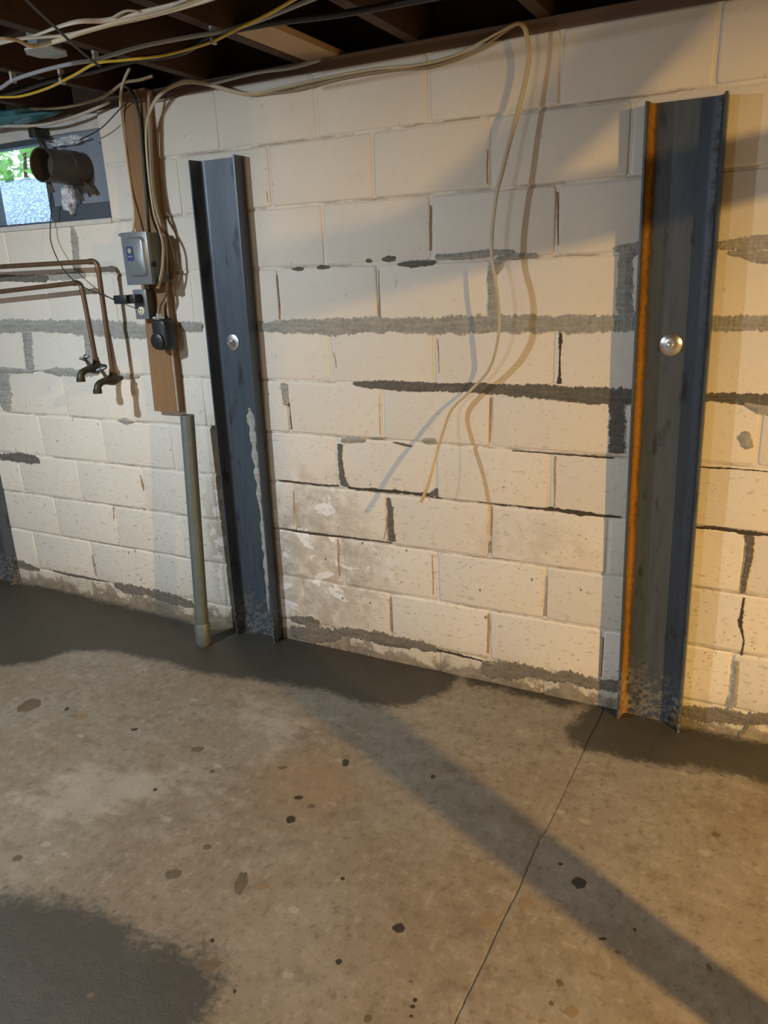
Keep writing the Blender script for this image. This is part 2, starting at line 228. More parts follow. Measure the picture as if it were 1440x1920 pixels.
# ------------------------------------------------------------------ material helpers
class NT:
    def __init__(s, name):
        s.m = bpy.data.materials.new(name)
        s.m.use_nodes = True
        s.t = s.m.node_tree
        s.b = s.t.nodes['Principled BSDF']
        s.out = s.t.nodes['Material Output']
    def n(s, k, **kw):
        x = s.t.nodes.new(k)
        for a, v in kw.items():
            setattr(x, a, v)
        return x
    def l(s, a, b):
        s.t.links.new(a, b)
    def put(s, sock, v):
        if isinstance(v, (int, float)):
            sock.default_value = v
        elif isinstance(v, tuple):
            sock.default_value = v if len(v) == 4 or sock.type == 'VECTOR' else (*v, 1)
        else:
            s.l(v, sock)
    def math(s, op, a, b=0.0, c=0.0, clamp=False):
        x = s.n('ShaderNodeMath', operation=op, use_clamp=clamp)
        s.put(x.inputs[0], a); s.put(x.inputs[1], b); s.put(x.inputs[2], c)
        return x.outputs[0]
    def pos(s):
        return s.n('ShaderNodeNewGeometry').outputs['Position']
    def obj(s):
        return s.n('ShaderNodeTexCoord').outputs['Object']
    def scale(s, v, sc):
        x = s.n('ShaderNodeMapping')
        s.l(v, x.inputs['Vector'])
        x.inputs['Scale'].default_value = sc
        return x.outputs[0]
    def noise(s, v, sc, detail=4, rough=0.55, dist=0.0):
        x = s.n('ShaderNodeTexNoise')
        s.l(v, x.inputs['Vector'])
        x.inputs['Scale'].default_value = sc
        x.inputs['Detail'].default_value = detail
        x.inputs['Roughness'].default_value = rough
        x.inputs['Distortion'].default_value = dist
        return x.outputs[0]
    def voro(s, v, sc, feature='F1'):
        x = s.n('ShaderNodeTexVoronoi', feature=feature)
        s.l(v, x.inputs['Vector'])
        x.inputs['Scale'].default_value = sc
        return x.outputs['Distance']
    def step(s, v, a, b):
        x = s.n('ShaderNodeMapRange', interpolation_type='SMOOTHSTEP')
        s.put(x.inputs['Value'], v)
        x.inputs['From Min'].default_value = a
        x.inputs['From Max'].default_value = b
        return x.outputs[0]
    def mix(s, fac, a, b, blend='MIX'):
        x = s.n('ShaderNodeMix', data_type='RGBA', blend_type=blend)
        s.put(x.inputs[0], fac); s.put(x.inputs[6], a); s.put(x.inputs[7], b)
        return x.outputs[2]
    def attr(s, name):
        return s.n('ShaderNodeAttribute', attribute_name=name).outputs['Fac']
    def bump(s, h, strength, dist=0.01):
        x = s.n('ShaderNodeBump')
        x.inputs['Strength'].default_value = strength
        x.inputs['Distance'].default_value = dist
        s.l(h, x.inputs['Height'])
        s.l(x.outputs[0], s.b.inputs['Normal'])
    def col(s, v): s.put(s.b.inputs['Base Color'], v)
    def rough(s, v): s.put(s.b.inputs['Roughness'], v)
    def metal(s, v): s.put(s.b.inputs['Metallic'], v)
    def sxyz(s, v):
        x = s.n('ShaderNodeSeparateXYZ'); s.l(v, x.inputs[0]); return x.outputs
    def ellipse(s, xyz, cx, cz, rx, rz, wob, amp=0.5):
        a = s.math('MULTIPLY', s.math('SUBTRACT', xyz[0], cx), 1 / rx)
        b = s.math('MULTIPLY', s.math('SUBTRACT', xyz[2], cz), 1 / rz)
        d = s.math('SQRT', s.math('ADD', s.math('MULTIPLY', a, a), s.math('MULTIPLY', b, b)))
        d = s.math('ADD', d, s.math('MULTIPLY', s.math('SUBTRACT', wob, 0.5), amp))
        return s.step(d, 1.15, 0.55)

def plain(name, col, rough=0.6, metal=0.0, var=0.15, sc=40, bump=0.0):
    t = NT(name)
    n = t.noise(t.obj(), sc, 4)
    dk = tuple(c * (1 - var) for c in col); lt = tuple(min(1, c * (1 + var)) for c in col)
    t.col(t.mix(n, dk, lt))
    t.rough(rough); t.metal(metal)
    if bump:
        t.bump(n, bump, 0.003)
    return t.m

def wall_paint(name):
    t = NT(name)
    p = t.pos(); xyz = t.sxyz(p)
    n1 = t.noise(p, 2.2, 4); n2 = t.noise(p, 17, 4, 0.68); n3 = t.noise(p, 120, 2)
    c = t.mix(n1, (0.70, 0.66, 0.59), (0.82, 0.785, 0.71))
    c = t.mix(t.math('MULTIPLY', t.step(n2, 0.55, 0.8), 0.35), c, (0.60, 0.55, 0.47))
    rnd = t.n('ShaderNodeObjectInfo').outputs['Random']
    c = t.mix(t.math('MULTIPLY', rnd, 0.10), c, (0.55, 0.50, 0.46))
    # scuffs and chips, thicker low on the wall
    low = t.step(xyz[2], 1.5, 0.3)
    v = t.voro(t.scale(p, (1, 1, 0.8)), 13)
    chips = t.math('MULTIPLY', t.step(t.math('ADD', v, t.math('MULTIPLY', n2, 0.12)), 0.13, 0.105), t.math('ADD', 0.25, t.math('MULTIPLY', low, 0.6)))
    v2 = t.noise(t.scale(p, (1, 1, 2.2)), 34, 5, 0.7, 0.6)
    smud = t.math('MULTIPLY', t.step(v2, 0.56, 0.67), t.math('ADD', 0.06, t.math('MULTIPLY', low, 0.42)))
    # damp, peeling area
    wob = t.noise(p, 6.5, 5, 0.62)
    e1 = t.ellipse(xyz, -0.52, 0.38, 0.34, 0.40, wob, 1.3)
    e2 = t.ellipse(xyz, -0.97, 0.40, 0.15, 0.42, wob, 1.6)
    e3 = t.ellipse(xyz, 0.35, 0.58, 0.30, 0.12, wob, 1.6)
    dirt = t.math('MAXIMUM', t.math('MULTIPLY', e1, t.step(n2, 0.30, 0.62)), t.math('MULTIPLY', e2, t.step(wob, 0.44, 0.50)))
    dirt = t.math('MAXIMUM', t.math('MULTIPLY', dirt, 0.64), t.math('MULTIPLY', e3, t.math('MULTIPLY', t.step(wob, .42, .6), 0.3)))
    c = t.mix(dirt, c, (0.40, 0.335, 0.27))
    pn = t.noise(t.scale(p, (1, 1, 1.3)), 7.5, 5, 0.6, 0.4)
    peel = t.math('MULTIPLY', t.math('MAXIMUM', e1, t.math('MULTIPLY', e2, 0.8)), t.step(pn, 0.565, 0.60))
    c = t.mix(peel, c, (0.86, 0.85, 0.84))
    c = t.mix(smud, c, (0.20, 0.165, 0.13))
    c = t.mix(chips, c, (0.13, 0.11, 0.09))
    vs_ = t.voro(p, 41)
    specks = t.math('MULTIPLY', t.step(t.math('ADD', vs_, t.math('MULTIPLY', n3, 0.10)), 0.19, 0.13), t.math('MULTIPLY', t.step(n1, 0.36, 0.58), t.math('ADD', 0.18, t.math('MULTIPLY', low, 0.6))))
    c = t.mix(specks, c, (0.16, 0.13, 0.10))
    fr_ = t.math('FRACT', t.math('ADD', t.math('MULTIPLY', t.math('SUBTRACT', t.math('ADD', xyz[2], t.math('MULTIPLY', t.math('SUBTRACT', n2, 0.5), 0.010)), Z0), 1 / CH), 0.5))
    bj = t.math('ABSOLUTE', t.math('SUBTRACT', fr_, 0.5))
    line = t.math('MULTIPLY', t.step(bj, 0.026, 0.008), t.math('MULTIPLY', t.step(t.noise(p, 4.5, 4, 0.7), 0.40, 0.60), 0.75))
    c = t.mix(line, c, (0.27, 0.215, 0.16))  # bed joint dirt, deepened to paint in the shade along the joints
    # grime along the foot of the wall
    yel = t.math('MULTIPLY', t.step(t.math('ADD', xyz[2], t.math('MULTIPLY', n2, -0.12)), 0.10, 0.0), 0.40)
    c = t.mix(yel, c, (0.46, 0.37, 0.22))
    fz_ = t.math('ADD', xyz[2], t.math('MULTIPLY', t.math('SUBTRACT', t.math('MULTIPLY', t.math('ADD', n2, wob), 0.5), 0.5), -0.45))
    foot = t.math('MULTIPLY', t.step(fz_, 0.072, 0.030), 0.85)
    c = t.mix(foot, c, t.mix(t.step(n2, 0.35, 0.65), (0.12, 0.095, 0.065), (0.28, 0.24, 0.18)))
    t.col(c)
    t.rough(t.math('ADD', 0.5, t.math('MULTIPLY', n2, 0.2)))
    h = t.math('ADD', t.math('MULTIPLY', n3, 0.25), t.math('ADD', t.math('MULTIPLY', n2, 0.6), t.math('MULTIPLY', peel, -0.5)))
    t.bump(h, 0.28, 0.006)
    return t.m

def mortar_mat(name, a, b, bump=0.6, ragged=True):
    t = NT(name)
    p = t.pos()
    n = t.noise(p, 70, 4, 0.7); n2 = t.noise(t.scale(p, (0.25, 1, 2.2)), 46, 4, 0.6); n3 = t.noise(p, 150, 3, 0.7)
    c = t.mix(t.step(t.math('MULTIPLY', t.math('ADD', n, n2), 0.5), 0.22, 0.78), a, b)
    if ragged:
        e = t.math('ADD', t.attr('edge'), t.math('MULTIPLY', t.math('SUBTRACT', t.math('MULTIPLY', t.math('ADD', n3, n), 0.5), 0.5), 2.0))
        c = t.mix(t.step(e, 0.72, 0.95), c, (0.70, 0.655, 0.59))
    t.col(c)
    t.rough(0.9)
    t.bump(n, bump, 0.004)
    return t.m

def floor_mat():
    t = NT('concrete_floor')
    p = t.pos()
    n1 = t.noise(p, 1.6, 4, 0.6); n2 = t.noise(t.scale(p, (1.0, 1.6, 1)), 9, 5, 0.68); n3 = t.noise(p, 52, 4, 0.65); n4 = t.noise(p, 180, 2)
    n5 = t.noise(t.scale(p, (1.5, 1.0, 1)), 24, 4, 0.7)
    c = t.mix(t.step(n1, 0.38, 0.62), (0.195, 0.160, 0.115), (0.225, 0.200, 0.160))
    c = t.mix(t.math('MULTIPLY', t.step(n2, 0.50, 0.70), 0.50), c, (0.30, 0.272, 0.222))
    c = t.mix(t.math('MULTIPLY', t.step(n2, 0.48, 0.32), 0.55), c, (0.135, 0.108, 0.076))
    c = t.mix(t.math('MULTIPLY', t.step(n5, 0.54, 0.68), 0.62), c, (0.115, 0.090, 0.062))
    c = t.mix(t.math('MULTIPLY', t.step(n5, 0.46, 0.33), 0.50), c, (0.31, 0.285, 0.24))
    c = t.mix(t.math('MULTIPLY', t.step(n3, 0.55, 0.68), 0.42), c, (0.10, 0.08, 0.056))
    v = t.voro(p, 9)
    c = t.mix(t.math('MULTIPLY', t.step(t.math('ADD', v, t.math('MULTIPLY', n3, 0.1)), 0.105, 0.075), t.math('MULTIPLY', n1, 1.1)), c, (0.10, 0.08, 0.055))
    v2 = t.voro(t.scale(p, (1, 1.7, 1)), 4.7)
    c = t.mix(t.math('MULTIPLY', t.step(t.math('ADD', v2, t.math('MULTIPLY', n3, 0.12)), 0.16, 0.12), 0.45), c, (0.38, 0.355, 0.31))
    wob = t.math('MULTIPLY', t.math('SUBTRACT', n2, 0.5), 0.9)
    wob2 = t.math('MULTIPLY', t.math('SUBTRACT', n3, 0.5), 0.55)
    w = t.math('ADD', wob, wob2)
    rust = t.step(t.math('ADD', t.attr('rust'), t.math('MULTIPLY', w, 1.5)), 0.35, 1.1)
    c = t.mix(t.math('MULTIPLY', rust, 0.38), c, (0.26, 0.16, 0.075))
    pale = t.step(t.math('ADD', t.attr('pale'), t.math('MULTIPLY', w, 1.6)), 0.40, 0.95)
    c = t.mix(t.math('MULTIPLY', pale, 0.36), c, (0.40, 0.375, 0.325))
    damp = t.step(t.math('ADD', t.attr('damp'), t.math('MULTIPLY', w, 1.15)), 0.28, 0.78)
    dc = t.mix(t.math('MULTIPLY', t.math('ADD', n2, n3), 0.5), (0.022, 0.020, 0.0145), (0.050, 0.045, 0.034))
    c = t.mix(t.math('MULTIPLY', damp, 0.93), c, dc)
    t.col(c)
    t.rough(t.math('SUBTRACT', t.math('ADD', 0.55, t.math('MULTIPLY', n3, 0.25)), t.math('MULTIPLY', damp, 0.12)))
    t.bump(t.math('ADD', t.math('MULTIPLY', n4, 0.3), t.math('ADD', n2, t.math('MULTIPLY', n3, 0.5))), 0.22, 0.008)
    return t.m

def steel_mat(name):
    t = NT(name)
    o = t.obj()
    st = t.noise(t.scale(o, (14, 14, 1.3)), 3.0, 5, 0.6); n2 = t.noise(o, 60, 5, 0.7); bl = t.noise(t.scale(o, (1.6, 1.6, 0.55)), 14, 4, 0.6)
    c = t.mix(st, (0.050, 0.066, 0.090), (0.115, 0.145, 0.185))
    c = t.mix(t.math('MULTIPLY', t.step(bl, 0.57, 0.68), 0.7), c, (0.030, 0.033, 0.040))
    r = t.step(t.math('ADD', t.attr('rust'), t.math('MULTIPLY', t.math('SUBTRACT', n2, 0.5), 0.9)), 0.35, 0.85)
    rc = t.mix(t.step(t.math('ADD', t.attr('rust'), t.math('ADD', t.math('MULTIPLY', t.math('SUBTRACT', n2, 0.5), 0.7), t.math('MULTIPLY', t.math('SUBTRACT', st, 0.5), 0.5))), 0.60, 1.15), (0.050, 0.030, 0.014), (0.36, 0.175, 0.020))
    c = t.mix(r, c, rc)
    sp = t.math('MULTIPLY', t.step(t.math('ADD', t.sxyz(o)[2], t.math('MULTIPLY', bl, -0.30)), 0.10, -0.10), t.step(n2, 0.46, 0.56))
    c = t.mix(t.math('MULTIPLY', sp, 0.75), c, (0.30, 0.29, 0.26))
    t.col(c)
    t.metal(t.math('MULTIPLY', t.math('SUBTRACT', 1.0, r), 0.35))
    t.rough(t.math('ADD', 0.42, t.math('MULTIPLY', r, 0.4)))
    t.bump(n2, 0.12, 0.003)
    return t.m

def wood_mat(name, a, b, axis=(30, 30, 1.2), rough=0.75, sc=2.0):
    t = NT(name)
    o = t.obj()
    g = t.noise(t.scale(o, axis), sc, 5, 0.6, 0.6); n = t.noise(o, 6, 3)
    c = t.mix(g, a, b)
    c = t.mix(t.math('MULTIPLY', t.step(n, 0.6, 0.75), 0.4), c, tuple(x * 0.45 for x in a))
    t.col(c); t.rough(rough); t.bump(g, 0.15, 0.003)
    return t.m

M = {}
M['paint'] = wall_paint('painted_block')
M['grey_mortar'] = mortar_mat('grey_mortar', (0.22, 0.22, 0.20), (0.46, 0.455, 0.42))
M['dark_mortar'] = mortar_mat('dark_mortar', (0.075, 0.07, 0.06), (0.19, 0.18, 0.16))
M['crack'] = mortar_mat('open_crack', (0.03, 0.026, 0.02), (0.09, 0.075, 0.06))
M['brown'] = mortar_mat('rust_streak', (0.26, 0.17, 0.10), (0.52, 0.42, 0.31), 0.2)
M['dirty_mortar'] = mortar_mat('dirty_mortar', (0.10, 0.088, 0.070), (0.27, 0.245, 0.205))
M['bare'] = mortar_mat('bare_block', (0.13, 0.13, 0.125), (0.20, 0.20, 0.19), ragged=False)
M['floor'] = floor_mat()
M['steel'] = steel_mat('mill_scale_steel')
M['zinc'] = plain('zinc_plate', (0.72, 0.74, 0.76), 0.28, 0.9, 0.08)
M['conduit'] = plain('galvanised_conduit', (0.17, 0.21, 0.215), 0.5, 0.45, 0.22, 25, 0.1)
M['copper'] = plain('aged_copper', (0.17, 0.105, 0.062), 0.45, 0.5, 0.4, 18)
M['brass'] = plain('dark_brass', (0.050, 0.045, 0.030), 0.5, 0.5, 0.5, 60)
M['valve_grey'] = plain('valve_handle_metal', (0.16, 0.17, 0.17), 0.45, 0.6, 0.3)
M['board'] = wood_mat('stained_board', (0.19, 0.105, 0.046), (0.33, 0.19, 0.088), (16, 16, 1.0))
M['joist'] = wood_mat('old_joist', (0.036, 0.018, 0.010), (0.085, 0.045, 0.026), (30, 1.0, 30))
M['subfloor'] = wood_mat('subfloor', (0.02, 0.011, 0.007), (0.045, 0.026, 0.016), (1, 12, 12))
M['sill'] = wood_mat('sill_plate', (0.10, 0.066, 0.050), (0.20, 0.145, 0.12), (1.0, 20, 20))
M['new_wood'] = wood_mat('new_plank', (0.42, 0.29, 0.17), (0.58, 0.43, 0.27), (30, 1, 30))
M['box_grey'] = plain('grey_enamel', (0.19, 0.22, 0.25), 0.35, 0.2, 0.1)
M['box_dark'] = plain('box_side_enamel', (0.12, 0.125, 0.12), 0.5, 0.2, 0.25)
M['black'] = plain('black_plastic', (0.018, 0.020, 0.024), 0.4, 0.0, 0.2)
M['slot'] = plain('slot_black', (0.004, 0.004, 0.005), 0.7)
M['cream'] = plain('cream_plastic', (0.72, 0.66, 0.50), 0.4, 0, 0.05)
M['blue'] = plain('label_blue', (0.03, 0.06, 0.19), 0.4, 0, 0.1)
M['label_yellow'] = plain('label_yellow', (0.70, 0.62, 0.28), 0.5, 0, 0.05)
M['nm_white'] = plain('white_cable_jacket', (0.60, 0.55, 0.46), 0.45, 0, 0.14, 14)
M['nm_aged'] = plain('aged_cable_jacket', (0.55, 0.48, 0.34), 0.5, 0, 0.30, 9)
M['nm_tan'] = plain('tan_cable_jacket', (0.36, 0.29, 0.20), 0.55, 0, 0.2, 14)
M['nm_brown'] = plain('brown_cable_jacket', (0.20, 0.13, 0.075), 0.55, 0, 0.25, 14)
M['nm_grey'] = plain('grey_cable_jacket', (0.33, 0.35, 0.38), 0.4, 0, 0.1, 14)
M['nm_yellow'] = plain('yellow_cable_jacket', (0.66, 0.47, 0.05), 0.4, 0, 0.08, 14)
M['nm_black'] = plain('black_cable_jacket', (0.022, 0.022, 0.024), 0.45, 0, 0.2, 14)
M['panel'] = plain('window_panel_paint', (0.22, 0.26, 0.33), 0.5, 0, 0.10, 12)
M['rail'] = plain('window_rail_paint', (0.065, 0.085, 0.11), 0.5, 0, 0.25, 12)
M['frame_white'] = plain('weathered_white_trim', (0.60, 0.59, 0.56), 0.6, 0, 0.2, 12)
M['duct'] = plain('dull_duct_metal', (0.085, 0.082, 0.075), 0.5, 0.4, 0.3, 10)
M['duct_in'] = plain('duct_inside', (0.075, 0.062, 0.046), 0.7, 0.2, 0.3, 14)
M['teal'] = plain('teal_plastic', (0.06, 0.17, 0.20), 0.35, 0, 0.35, 8)
M['cover'] = plain('cover_plate', (0.42, 0.46, 0.48), 0.45, 0.3, 0.1)
M['pvc'] = plain('white_pvc', (0.75, 0.74, 0.70), 0.4, 0, 0.05)
M['post'] = plain('post_paint', (0.30, 0.08, 0.06), 0.5, 0.2, 0.2)
M['spot0'] = plain('dark_spot', (0.030, 0.024, 0.015), 0.5, 0, 0.3, 90)
M['spot1'] = plain('brown_spot', (0.105, 0.080, 0.050), 0.6, 0, 0.3, 60)
M['spot2'] = plain('tan_spot', (0.195, 0.145, 0.085), 0.6, 0, 0.2, 60)
M['leaf'] = plain('leaf_green', (0.16, 0.34, 0.07), 0.5, 0, 0.5, 9)
M['drip'] = mortar_mat('dried_mortar_drip', (0.28, 0.275, 0.24), (0.55, 0.53, 0.47), ragged=False)

t = NT('gravel'); p_ = t.pos()
t.col(t.mix(t.step(t.voro(p_, 60), 0.15, 0.6), (0.62, 0.72, 0.86), (0.20, 0.25, 0.36))); t.rough(0.9)
t.bump(t.voro(p_, 60), 0.6, 0.02); M['gravel'] = t.m
def clear(name, tint, opac):
    t = NT(name)
    tr = t.n('ShaderNodeBsdfTransparent'); mx = t.n('ShaderNodeMixShader')
    tr.inputs[0].default_value = (*tint, 1)
    t.put(mx.inputs[0], t.step(t.noise(t.pos(), 30, 5, 0.7), opac[0], opac[1]))
    t.l(tr.outputs[0], mx.inputs[1]); t.l(t.b.outputs[0], mx.inputs[2]); t.l(mx.outputs[0], t.out.inputs[0])
    t.col((0.85, 0.92, 1.0)); t.rough(0.12)
    return t.m
M['glass'] = clear('dusty_glass', (0.95, 0.98, 1.0), (0.55, 1.3))
M['film'] = clear('clear_film', (0.9, 0.93, 1.0), (0.25, 0.75))
t = NT('bulb_glow'); t.b.inputs['Emission Color'].default_value = (1, .9, .8, 1); t.b.inputs['Emission Strength'].default_value = 20; M['bulb'] = t.m

# ------------------------------------------------------------------ mesh helpers
class MB:
    def __init__(s): s.v = []; s.f = []
    def add(s, vs, fs):
        k = len(s.v); s.v += [tuple(v) for v in vs]; s.f += [tuple(i + k for i in q) for q in fs]; return s
    def box(s, x0, x1, y0, y1, z0, z1):
        vs = [(x, y, z) for z in (z0, z1) for y in (y0, y1) for x in (x0, x1)]
        return s.add(vs, [(0, 2, 3, 1), (4, 5, 7, 6), (0, 1, 5, 4), (2, 6, 7, 3), (0, 4, 6, 2), (1, 3, 7, 5)])
    def bbox(s, x0, x1, y0, y1, z0, z1, b):
        """box with chamfered edges"""
        bm = bmesh.new()
        bmesh.ops.create_cube(bm, size=1)
        for v in bm.verts:
            v.co = Vector(((x0 + x1) / 2 + v.co.x * (x1 - x0), (y0 + y1) / 2 + v.co.y * (y1 - y0), (z0 + z1) / 2 + v.co.z * (z1 - z0)))
        bmesh.ops.bevel(bm, geom=list(bm.edges), offset=b, segments=2, profile=0.5, affect='EDGES')
        bm.verts.index_update()
        s.add([v.co for v in bm.verts], [[v.index for v in q.verts] for q in bm.faces]); bm.free(); return s
    def tube(s, pts, r, n=10, cap=True, flat=1.0, twist=0.0, smooth=0):
        P = [Vector(p) for p in pts]
        if smooth:
            Q = []
            for i in range(len(P) - 1):
                a = P[max(i - 1, 0)]; b = P[i]; c = P[i + 1]; d = P[min(i + 2, len(P) - 1)]
                for k in range(smooth):
                    u = k / smooth
                    Q.append(0.5 * ((2 * b) + (c - a) * u + (2 * a - 5 * b + 4 * c - d) * u * u + (3 * b - a - 3 * c + d) * u ** 3))
            Q.append(P[-1]); P = Q
        if isinstance(r, (list, tuple)):
            g = [min(i * (len(r) - 1) / max(1, len(P) - 1), len(r) - 1.0001) for i in range(len(P))]
            R = [r[int(q)] + (r[int(q) + 1] - r[int(q)]) * (q - int(q)) for q in g]
        else:
            R = [r] * len(P)
        nrm = None; vs = []
        for i, p in enumerate(P):
            tg = (P[min(i + 1, len(P) - 1)] - P[max(i - 1, 0)]).normalized()
            if nrm is None:
                nrm = tg.cross(Vector((0, 0, 1)) if abs(tg.z) < 0.9 else Vector((0, 1, 0))).normalized()
            else:
                nrm = (nrm - tg * nrm.dot(tg)).normalized()
            bn = tg.cross(nrm)
            tw = twist * i / max(1, len(P) - 1)
            for k in range(n):
                a = 2 * math.pi * k / n
                ca, sa = math.cos(a), math.sin(a) * flat
                x = ca * math.cos(tw) - sa * math.sin(tw); y = ca * math.sin(tw) + sa * math.cos(tw)
                vs.append(p + (nrm * x + bn * y) * R[i])
        fs = []
        for i in range(len(P) - 1):
            for k in range(n):
                fs.append((i * n + k, i * n + (k + 1) % n, (i + 1) * n + (k + 1) % n, (i + 1) * n + k))
        if cap:
            fs.append(tuple(range(n - 1, -1, -1))); fs.append(tuple((len(P) - 1) * n + k for k in range(n)))
        return s.add(vs, fs)
    def lathe(s, origin, axis, prof, n=20):
        """prof: list of (distance along axis, radius)"""
        ax = Vector(axis).normalized()
        a = ax.cross(Vector((0, 0, 1)) if abs(ax.z) < 0.9 else Vector((1, 0, 0))).normalized(); b = ax.cross(a)
        o = Vector(origin); vs = []
        for d, r in prof:
            for k in range(n):
                th = 2 * math.pi * k / n
                vs.append(o + ax * d + (a * math.cos(th) + b * math.sin(th)) * max(r, 1e-5))
        fs = []
        for i in range(len(prof) - 1):
            for k in range(n):
                fs.append((i * n + k, i * n + (k + 1) % n, (i + 1) * n + (k + 1) % n, (i + 1) * n + k))
        return s.add(vs, fs)
    def build(s, name, mat, parent=None, smooth=False, origin=None):
        me = bpy.data.meshes.new(name)
        o = Vector(origin) if origin is not None else Vector((0, 0, 0))
        me.from_pydata([tuple(Vector(v) - o) for v in s.v], [], s.f)
        bm = bmesh.new(); bm.from_mesh(me); bmesh.ops.recalc_face_normals(bm, faces=bm.faces); bm.to_mesh(me); bm.free()
        if mat: me.materials.append(mat)
        if smooth:
            for q in me.polygons: q.use_smooth = True
            try: me.set_sharp_from_angle(angle=0.7)
            except Exception: pass
        ob = bpy.data.objects.new(name, me); C.objects.link(ob)
        ob.location = o
        if parent is not None:
            ob.parent = parent
            ob.location = o - parent_loc(parent)
        return ob

def parent_loc(p):
    l = Vector((0, 0, 0))
    while p is not None:
        l += p.location; p = p.parent
    return l

def tag(o, label, cat, group=None):
    o['label'] = label; o['category'] = cat
    if group: o['group'] = group
    return o
def struct(o, label=None):
    o['kind'] = 'structure'
    if label: o['label'] = label
    return o
def thing(name, label, cat, loc, group=None):
    o = bpy.data.objects.new(name, None); C.objects.link(o)
    o.location = loc; o.empty_display_size = 0.05
    return tag(o, label, cat, group)

# ------------------------------------------------------------------ room shell
XL, XR, YF = -3.30, 4.30, -7.0
WX0, WX1, WZ0 = -2.35, -1.385, Z0 + 8 * CH       # window opening, reaches the top of the wall
d0 = 0.0040
wb = MB()
wb.box(XL, XR, d0, 0.22, -0.05, WZ0)
wb.box(XL, WX0, d0, 0.22, WZ0, WTOP)
wb.box(WX1, XR, d0, 0.22, WZ0, WTOP)
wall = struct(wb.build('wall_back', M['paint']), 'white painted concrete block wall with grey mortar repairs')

def block_mesh(x0, x1, z0, z1, name='block'):
    """a face block with rounded painted arrises, a little uneven"""
    rnd = random.Random(int((x0 * 131 + z0 * 977) * 1000))
    yo = rnd.uniform(-0.0012, 0.0012); tz = rnd.uniform(-0.0012, 0.0012); tx = rnd.uniform(-0.0010, 0.0010)
    cx, cz = (x0 + x1) / 2, (z0 + z1) / 2
    def ring(ins, y):
        r = []
        for sx, sz in ((-1, -1), (1, -1), (1, 1), (-1, 1)):
            hx, hz = (x1 - x0) / 2 - ins, (z1 - z0) / 2 - ins
            c = min(0.006, hx * .3, hz * .3)
            pts = [(sx * hx, sz * (hz - c)), (sx * (hx - c), sz * hz)]
            if sx * sz > 0: pts = pts[::1]
            else: pts = pts[::-1]
            for a, b in pts: r.append((cx + a, y + yo + tx * a / 0.2 + tz * b / 0.1, cz + b))
        return r
    m = MB(); n = 8
    rings = [ring(0.0, 0.03), ring(0.0, 0.0042), ring(0.0022, 0.0010), ring(0.0065, 0.0)]
    vs = [v for r in rings for v in r]; fs = []
    for i in range(3):
        for k in range(n): fs.append((i * n + k, i * n + (k + 1) % n, (i + 1) * n + (k + 1) % n, (i + 1) * n + k))
    fs.append(tuple(3 * n + k for k in range(n)))
    m.add(vs, fs)
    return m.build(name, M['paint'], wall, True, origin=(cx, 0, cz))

J = 0.0085
for c in range(-1, 10):
    z0 = Z0 + c * CH; z1 = z0 + CH
    if c == -1: z0 = -0.02
    if c == 9: z1 = WTOP
    off = 0.5 if c % 2 == 0 else 0.0
    k = math.floor(XL / BL) - 1
    while True:
        x0 = (k + off) * BL; x1 = x0 + BL; k += 1
        if x0 > XR: break
        a, b = max(x0 + J / 2, XL), min(x1 - J / 2, XR)
        if c >= 8:                                   # cut round the window opening
            if a >= WX0 and b <= WX1: continue
            if a < WX0 < b: b = WX0
            if a < WX1 < b: a = WX1
            if a >= WX0 and b <= WX1 + 1e-6: continue
        if b - a < 0.03: continue
        block_mesh(a, b, z0 + J / 2, z1 - (J / 2 if c < 9 else 0))

